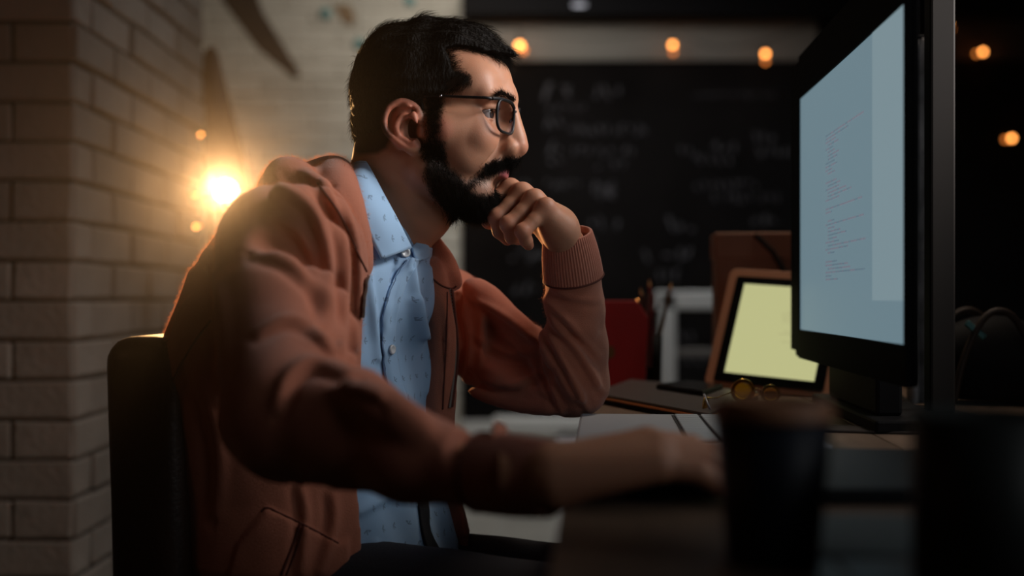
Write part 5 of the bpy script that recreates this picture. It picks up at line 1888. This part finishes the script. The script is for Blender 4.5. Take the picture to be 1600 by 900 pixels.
link('cup_body', MB().lathe([(0, 0.0), (0.013, 0.0), (0.015, 0.085), (0.013, 0.085), (0.0115, 0.004), (0, 0.004)], (0, 0, 0), 20).mesh('cup_body'), M_PLASTM, pc, True)
for i, (ax2, az2, m_, lb_) in enumerate(((0.028, 0.160, mat('tan_pencil', rgb(120, 96, 70), rough=0.6), 'tan pencil leaning right out of the slim dark cup'),
                                   (-0.008, 0.165, mat('red_pencil', rgb(110, 24, 26), rough=0.6), 'dark red pencil standing upright in the slim dark cup'),
                                   (-0.022, 0.150, mat('brown_pencil', rgb(84, 56, 40), rough=0.6), 'brown pencil leaning left out of the slim dark cup'))):
    t = thing('pencil', lb_, 'pencil', (pc.location.x, 2.02, 0.755), group='pencils in the slim cup')
    a_ = Vector((-ax2 * 0.25, 0.004 * (i - 1), 0.0)); b_ = Vector((ax2, 0.0, az2))
    link('shaft', MB().tube([a_, b_], 0.0032, 6).mesh('shaft'), m_, t)
    link('tip', MB().tube([b_, b_ + (b_ - a_).normalized() * 0.012], [0.0032, 0.0004], 6).mesh('tip'), mat('pencil_wood', rgb(190, 150, 100)), t)

# ---- closed dark slim laptop with a copper edge, a phone on it
def flat(name, label, cat, corners, z, th, body_m, parts_fn=None, body='body'):
    w = [W(*c) for c in corners]
    pts = [np.array(((c[0] - 800) / F * (F * (CZ - z) / (c[1] - HY)), F * (CZ - z) / (c[1] - HY))) for c in corners]
    return pts
# seen from pixel rows on the desk plane: depth = F*(0.15)/(y-HY)
def dk_px(x, y, z=0.75):
    d = F * (CZ - z) / (y - HY)
    return np.array(((x - 800) / F * d, d, z))
zl = 0.764
cs = [dk_px(925, 613, zl), dk_px(1108, 646, zl), dk_px(1185, 612, zl), dk_px(985, 592, zl)]
lc = np.mean(cs, axis=0)
lap = thing('slim_laptop', 'closed slim dark laptop with a copper edge lying behind the keyboard', 'laptop', (lc[0], lc[1], 0.75))
poly = [(c[0] - lc[0], c[1] - lc[1]) for c in cs]
link('base_shell', MB().prism(poly, 0.006, Matrix.Translation((0, 0, 0.0005)), 0.001).mesh('base_shell'), M_PLASTM, lap)
link('copper_rim', MB().prism([(x * 1.004, y * 1.004) for x, y in poly], 0.0035, Matrix.Translation((0, 0, 0.0067)), 0.0008).mesh('copper_rim'), mat('copper_rim', rgb(230, 150, 96), rough=0.25, metal=0.9), lap)
link('lid_shell', MB().prism([(x * 0.992, y * 0.992) for x, y in poly], 0.0035, Matrix.Translation((0, 0, 0.0104)), 0.0008).mesh('lid_shell'), mat('graphite_lid', rgb(82, 76, 74), rough=0.4, metal=0.2), lap)
zp = zl
cs = [dk_px(1025, 606, zp + 0.002), dk_px(1098, 617, zp + 0.002), dk_px(1130, 606, zp + 0.002), dk_px(1075, 599, zp + 0.002)]
pcn = np.mean(cs, axis=0)
ph = thing('phone', 'black phone lying on the closed slim laptop', 'phone', (pcn[0], pcn[1], zp))
poly = [(c[0] - pcn[0], c[1] - pcn[1]) for c in cs]
link('phone_body', MB().prism(poly, 0.007, Matrix.Translation((0, 0, 0.0003)), 0.0015).mesh('phone_body'), M_PLASTM, ph)
link('glass', MB().prism([(x * 0.94, y * 0.94) for x, y in poly], 0.0006, Matrix.Translation((0, 0, 0.0074))).mesh('glass'), mat('phone_glass', rgb(8, 8, 10), rough=0.25), ph)

# ---- silver keyboard
M_SILV = mat('silver_shell', rgb(176, 180, 186), rough=0.5, metal=0.0)
M_KEY = mat('pale_key', rgb(176, 184, 190), rough=0.6)
M_GAP = mat('key_gap', rgb(40, 42, 46), rough=0.7)
kb = thing('silver_laptop', 'silver laptop deck with pale keys at the desk edge, partly under the near hand', 'laptop', tuple(DK(0.14, -0.155, 0.75)), DA)
on(kb, 'deck', (-0.138, -0.155, 0.0003), (0.108, 0.128, 0.010), M_SILV, 0.003)
on(kb, 'key_well', (-0.03, -0.140, 0.0102), (0.092, 0.112, 0.0106), M_GAP, 0.0001)
kme = MB().box((0, 0, 0), (0.0265, 0.0195, 0.0024), 0.0008).mesh('key'); kme.materials.append(M_KEY)
for i in range(4):
    for j in range(11):
        o = bpy.data.objects.new('key', kme)
        o.location = (-0.0135 + i * 0.0300, -0.128 + j * 0.0218, 0.0120)
        o.parent = kb
        COL.objects.link(o)

# ---- mouse under the near hand
mo = thing('computer_mouse', 'dark mouse under the near hand', 'mouse', (0.128, 0.862, 0.75), 0.12)
f = Field((-0.07, -0.045, 0.0), (0.07, 0.045, 0.05), 0.0025)
f.add(ell((0, 0, 0.002), (0.055, 0.030, 0.028)), 0)
f.D = -smin(-f.D, f.ax[2][None, None, :] - 0.004 + 0 * f.D, 0.003)
P, Q = f.mesh()
link('shell', np_mesh('shell', P, Q), M_PLASTM, mo, True)
link('scroll_wheel', MB().lathe([(0, -0.003), (0.007, -0.003), (0.007, 0.003), (0, 0.003)], (0.030, 0, 0.021), 16, Matrix.Rotation(math.radians(90), 3, 'X')).mesh('scroll_wheel'), M_DLEG, mo)

# ---- yellow-tinted spectacles: round amber lenses standing on the desk
M_AMBER = mat('amber_glass', rgb(214, 150, 40), rough=0.05, trans=0.85, ior=1.3)
M_BRASS = mat('brass_wire', rgb(214, 160, 80), rough=0.2, metal=1.0)
sp_ = thing('amber_sunglasses', 'folded sunglasses with round amber lenses standing behind the dark cup', 'glasses', (0.29, 1.47, 0.75), math.radians(0))
for (px, py, d, r_, name) in ((1161, 611, 1.50, 0.0155, 'lens'), (1204, 616, 1.54, 0.0125, 'lens'), (1103, 634, 1.42, 0.011, 'lens')):
    c = Vector(W(px, py, d)); c.z = max(c.z, 0.75 + r_ + 0.001)
    tilt = Matrix.Rotation(math.radians(90), 3, 'X') if r_ > 0.012 else Matrix.Rotation(math.radians(90), 3, 'X') @ Matrix.Rotation(math.radians(62), 3, 'Y')
    part_world('lens', MB().lathe([(0, 0.0012), (r_ * 0.6, 0.0010), (r_ * 0.95, 0.0), (r_ * 0.6, -0.0006), (0, -0.0010)], c, 28, tilt).mesh('lens'), M_AMBER, sp_)
    ring = [c + tilt @ Vector((r_ * math.cos(t), r_ * math.sin(t), 0)) for t in [2 * math.pi * k / 32 for k in range(32)]]
    part_world('lens_rim', MB().tube(ring, 0.0009, 6, closed=True).mesh('lens_rim'), M_BRASS, sp_)
part_world('nose_bridge', MB().tube([W(1176, 612, 1.51), W(1183, 606, 1.515), W(1192, 613, 1.53)], 0.0009, 6).mesh('nose_bridge'), M_BRASS, sp_)
part_world('temple', MB().tube([W(1100, 616, 1.42), W(1106, 632, 1.41), W(1112, 644, 1.40)], 0.0017, 6).mesh('temple'), mat('clear_grey', rgb(150, 146, 150), rough=0.3), sp_)
part_world('temple', MB().tube([W(1146, 612, 1.50), W(1120, 622, 1.45), W(1104, 622, 1.42)], 0.0009, 6).mesh('temple'), M_BRASS, sp_)

# ---- the dark paper cup close to the lens
M_CUP = mat('dark_blue_cup', rgb(24, 30, 44), rough=0.5)
M_LID = mat('brown_lid', rgb(176, 124, 92), rough=0.5)
cp = W(1207, 0, 0.655)
cup = thing('paper_cup', 'dark blue takeaway cup with a brown lid standing in front, very blurred', 'cup', (cp[0], 0.655, 0.75))
link('cup_body', MB().lathe([(0, 0.0), (0.0255, 0.0), (0.0260, 0.003), (0.0335, 0.084), (0.0325, 0.084), (0.025, 0.005), (0, 0.005)], (0, 0, 0), 48).mesh('cup_body'), M_CUP, cup, True)
link('cup_lid', MB().lathe([(0, 0.0885), (0.026, 0.0885), (0.028, 0.0925), (0.0315, 0.0925), (0.0335, 0.087), (0.0350, 0.083), (0.0345, 0.0815), (0.0336, 0.083), (0.030, 0.0865), (0, 0.0865)], (0, 0, 0), 48).mesh('cup_lid'), M_LID, cup, True)
# ---- the dark mug at the right edge
M_MUG = mat('charcoal_mug', rgb(40, 44, 42), rough=0.55)
mg = W(1530, 0, 0.60)
mug = thing('charcoal_mug', 'wide charcoal mug at the right edge in front, very blurred', 'mug', (mg[0] + 0.004, 0.60, 0.75))
link('mug_body', MB().lathe([(0, 0.0), (0.034, 0.0), (0.037, 0.004), (0.038, 0.090), (0.0355, 0.090), (0.0345, 0.006), (0, 0.006)], (0, 0, 0), 48).mesh('mug_body'), M_MUG, mug, True)
link('mug_handle', MB().tube([(0.036, 0, 0.075), (0.056, 0, 0.073), (0.064, 0, 0.050), (0.056, 0, 0.026), (0.036, 0, 0.022)], 0.005, 10).mesh('mug_handle'), M_MUG, mug, True)

# ---- cables, ruler and books between the cups
M_CABLE = mat('black_cable', rgb(12, 12, 12), rough=0.5)
def cable(pts, r_, name, label):
    w = spline(pts, 6)
    c = w.mean(0); c[2] = 0.75
    me = MB().tube([tuple(p - c) for p in w], r_, 8).mesh(name)
    o = link(name, me, M_CABLE, None, True)
    o.location = c
    return tag(o, label, 'cable')
cable([dk_px(1305, 640), dk_px(1312, 632) + (0, 0, 0.004), dk_px(1345, 615) + (0, 0, 0.009), dk_px(1390, 618) + (0, 0, 0.010), dk_px(1425, 640) + (0, 0, 0.004)], 0.0028, 'cable', 'black cable arching over the desk before the monitor stand')
cable([dk_px(1270, 652) + (0, 0, 0.003), dk_px(1300, 646) + (0, 0, 0.003), dk_px(1338, 637) + (0, 0, 0.003)], 0.0028, 'plug_cable', 'short black plug lead lying right of the dark blue cup')
def lying(name, label, cat, cs, th, m, z=0.75, part='body', inset=None):
    c = np.mean(cs, axis=0)
    t = thing(name, label, cat, (c[0], c[1], z))
    poly = [(q[0] - c[0], q[1] - c[1]) for q in cs]
    link(part, MB().prism(poly, th, Matrix.Translation((0, 0, 0.0004)), 0.001).mesh(part), m, t)
    return t, poly
t, poly = lying('notebook', 'dark notebook lying between the cup and the mug', 'notebook',
                [dk_px(1215, 790), dk_px(1440, 790), dk_px(1440, 722), dk_px(1230, 718)], 0.010, mat('dark_cover', rgb(22, 24, 26), rough=0.8, spec=0.1), part='cover')
link('pages', MB().prism([(x * 0.97, y * 0.97) for x, y in poly], 0.0012, Matrix.Translation((0, 0, 0.0106))).mesh('pages'), mat('grey_page', rgb(30, 33, 35), rough=0.6), t)
t, poly = lying('paper_sheet', 'small grey-green sheet lying in front of the dark notebook', 'paper',
                [dk_px(1265, 872), dk_px(1450, 872), dk_px(1430, 812), dk_px(1275, 808)], 0.0008, mat('grey_green_paper', rgb(92, 102, 104), rough=0.7), part='sheet')
t, poly = lying('ruler', 'thin dark wooden ruler lying across the desk behind the dark notebook', 'ruler',
                [dk_px(1285, 676), dk_px(1440, 680), dk_px(1440, 671), dk_px(1285, 668)], 0.003, mat('dark_ruler', rgb(48, 38, 32), rough=0.6), part='strip')

# ---- clutter right of the post: dim curved tan legs and a pale teal glint
cr = W(1535, 600, 1.55)
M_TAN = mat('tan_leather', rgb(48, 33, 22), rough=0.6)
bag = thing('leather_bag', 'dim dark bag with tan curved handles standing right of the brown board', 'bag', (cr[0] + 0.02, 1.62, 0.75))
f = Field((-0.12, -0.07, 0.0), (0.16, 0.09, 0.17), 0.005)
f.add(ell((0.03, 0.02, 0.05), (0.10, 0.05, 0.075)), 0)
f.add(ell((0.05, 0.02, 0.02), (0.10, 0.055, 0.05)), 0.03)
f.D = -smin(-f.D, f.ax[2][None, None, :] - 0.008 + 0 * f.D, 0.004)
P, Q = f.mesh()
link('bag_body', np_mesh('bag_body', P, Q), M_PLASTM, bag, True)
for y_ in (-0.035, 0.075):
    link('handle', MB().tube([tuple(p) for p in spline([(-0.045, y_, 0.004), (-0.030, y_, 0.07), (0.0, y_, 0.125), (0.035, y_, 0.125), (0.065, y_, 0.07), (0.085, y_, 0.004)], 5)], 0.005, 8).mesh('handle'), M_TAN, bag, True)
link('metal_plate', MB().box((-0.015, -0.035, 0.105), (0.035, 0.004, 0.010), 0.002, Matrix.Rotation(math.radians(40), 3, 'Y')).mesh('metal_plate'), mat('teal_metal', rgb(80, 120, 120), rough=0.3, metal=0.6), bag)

# ================================================================== THE CHAIR
M_LEATH = mat('dark_leather_chair', rgb(44, 30, 24), rough=0.42, bump=0.15, bscale=200)
ch = thing('office_chair', 'dark leather chair the man sits on, its rounded back behind him', 'chair', (-0.215, 1.40, 0.0), math.radians(-8))
f = Field((-0.36, -0.30, 0.38), (0.0, 0.30, 0.90), 0.008)
X = f.ax[0][:, None, None]; Y = f.ax[1][None, :, None]; Z = f.ax[2][None, None, :]
xc = -0.160 + 0.05 * ((Y / 0.24) ** 2) * 0.5 - (Z - 0.45) * 0.03
qx_ = np.abs(X - xc) - 0.016
qy_ = np.abs(Y) - 0.17
qz_ = np.abs(Z - 0.640) - 0.188
f.D = (np.sqrt(np.maximum(qx_, 0) ** 2 + np.maximum(qy_, 0) ** 2 + np.maximum(qz_, 0) ** 2) - 0.030).astype(np.float32)
P, Q = f.mesh()
link('backrest', np_mesh('backrest', P, Q), M_LEATH, ch, True)
BACKREST = P
f = Field((-0.30, -0.30, 0.36), (0.30, 0.30, 0.50), 0.010)
X = f.ax[0][:, None, None]; Y = f.ax[1][None, :, None]; Z = f.ax[2][None, None, :]
f.D = (np.sqrt(np.maximum(np.abs(X - 0.02) - 0.20, 0) ** 2 + np.maximum(np.abs(Y) - 0.20, 0) ** 2 + np.maximum(np.abs(Z - 0.425) - 0.008, 0) ** 2) - 0.028).astype(np.float32)
P, Q = f.mesh()
link('seat', np_mesh('seat', P, Q), M_LEATH, ch, True)
link('gas_column', MB().tube([(0, 0, 0.08), (0, 0, 0.40)], 0.025, 16).mesh('gas_column'), M_DLEG, ch, True)
for k in range(5):
    a = math.radians(72 * k + 10)
    link('leg', MB().tube([(0, 0, 0.10), (0.29 * math.cos(a), 0.29 * math.sin(a), 0.065)], [0.022, 0.013], 8).mesh('leg'), M_DLEG, ch, True)
    link('caster', MB().lathe([(0, -0.012), (0.026, -0.012), (0.030, 0), (0.026, 0.012), (0, 0.012)], (0.29 * math.cos(a), 0.29 * math.sin(a), 0.031), 16, Matrix.Rotation(math.radians(90), 3, 'X')).mesh('caster'), M_PLASTM, ch, True)
link('back_bracket', MB().tube([(-0.10, 0, 0.39), (-0.20, 0, 0.40), (-0.20, 0, 0.52)], 0.015, 8).mesh('back_bracket'), M_DLEG, ch)
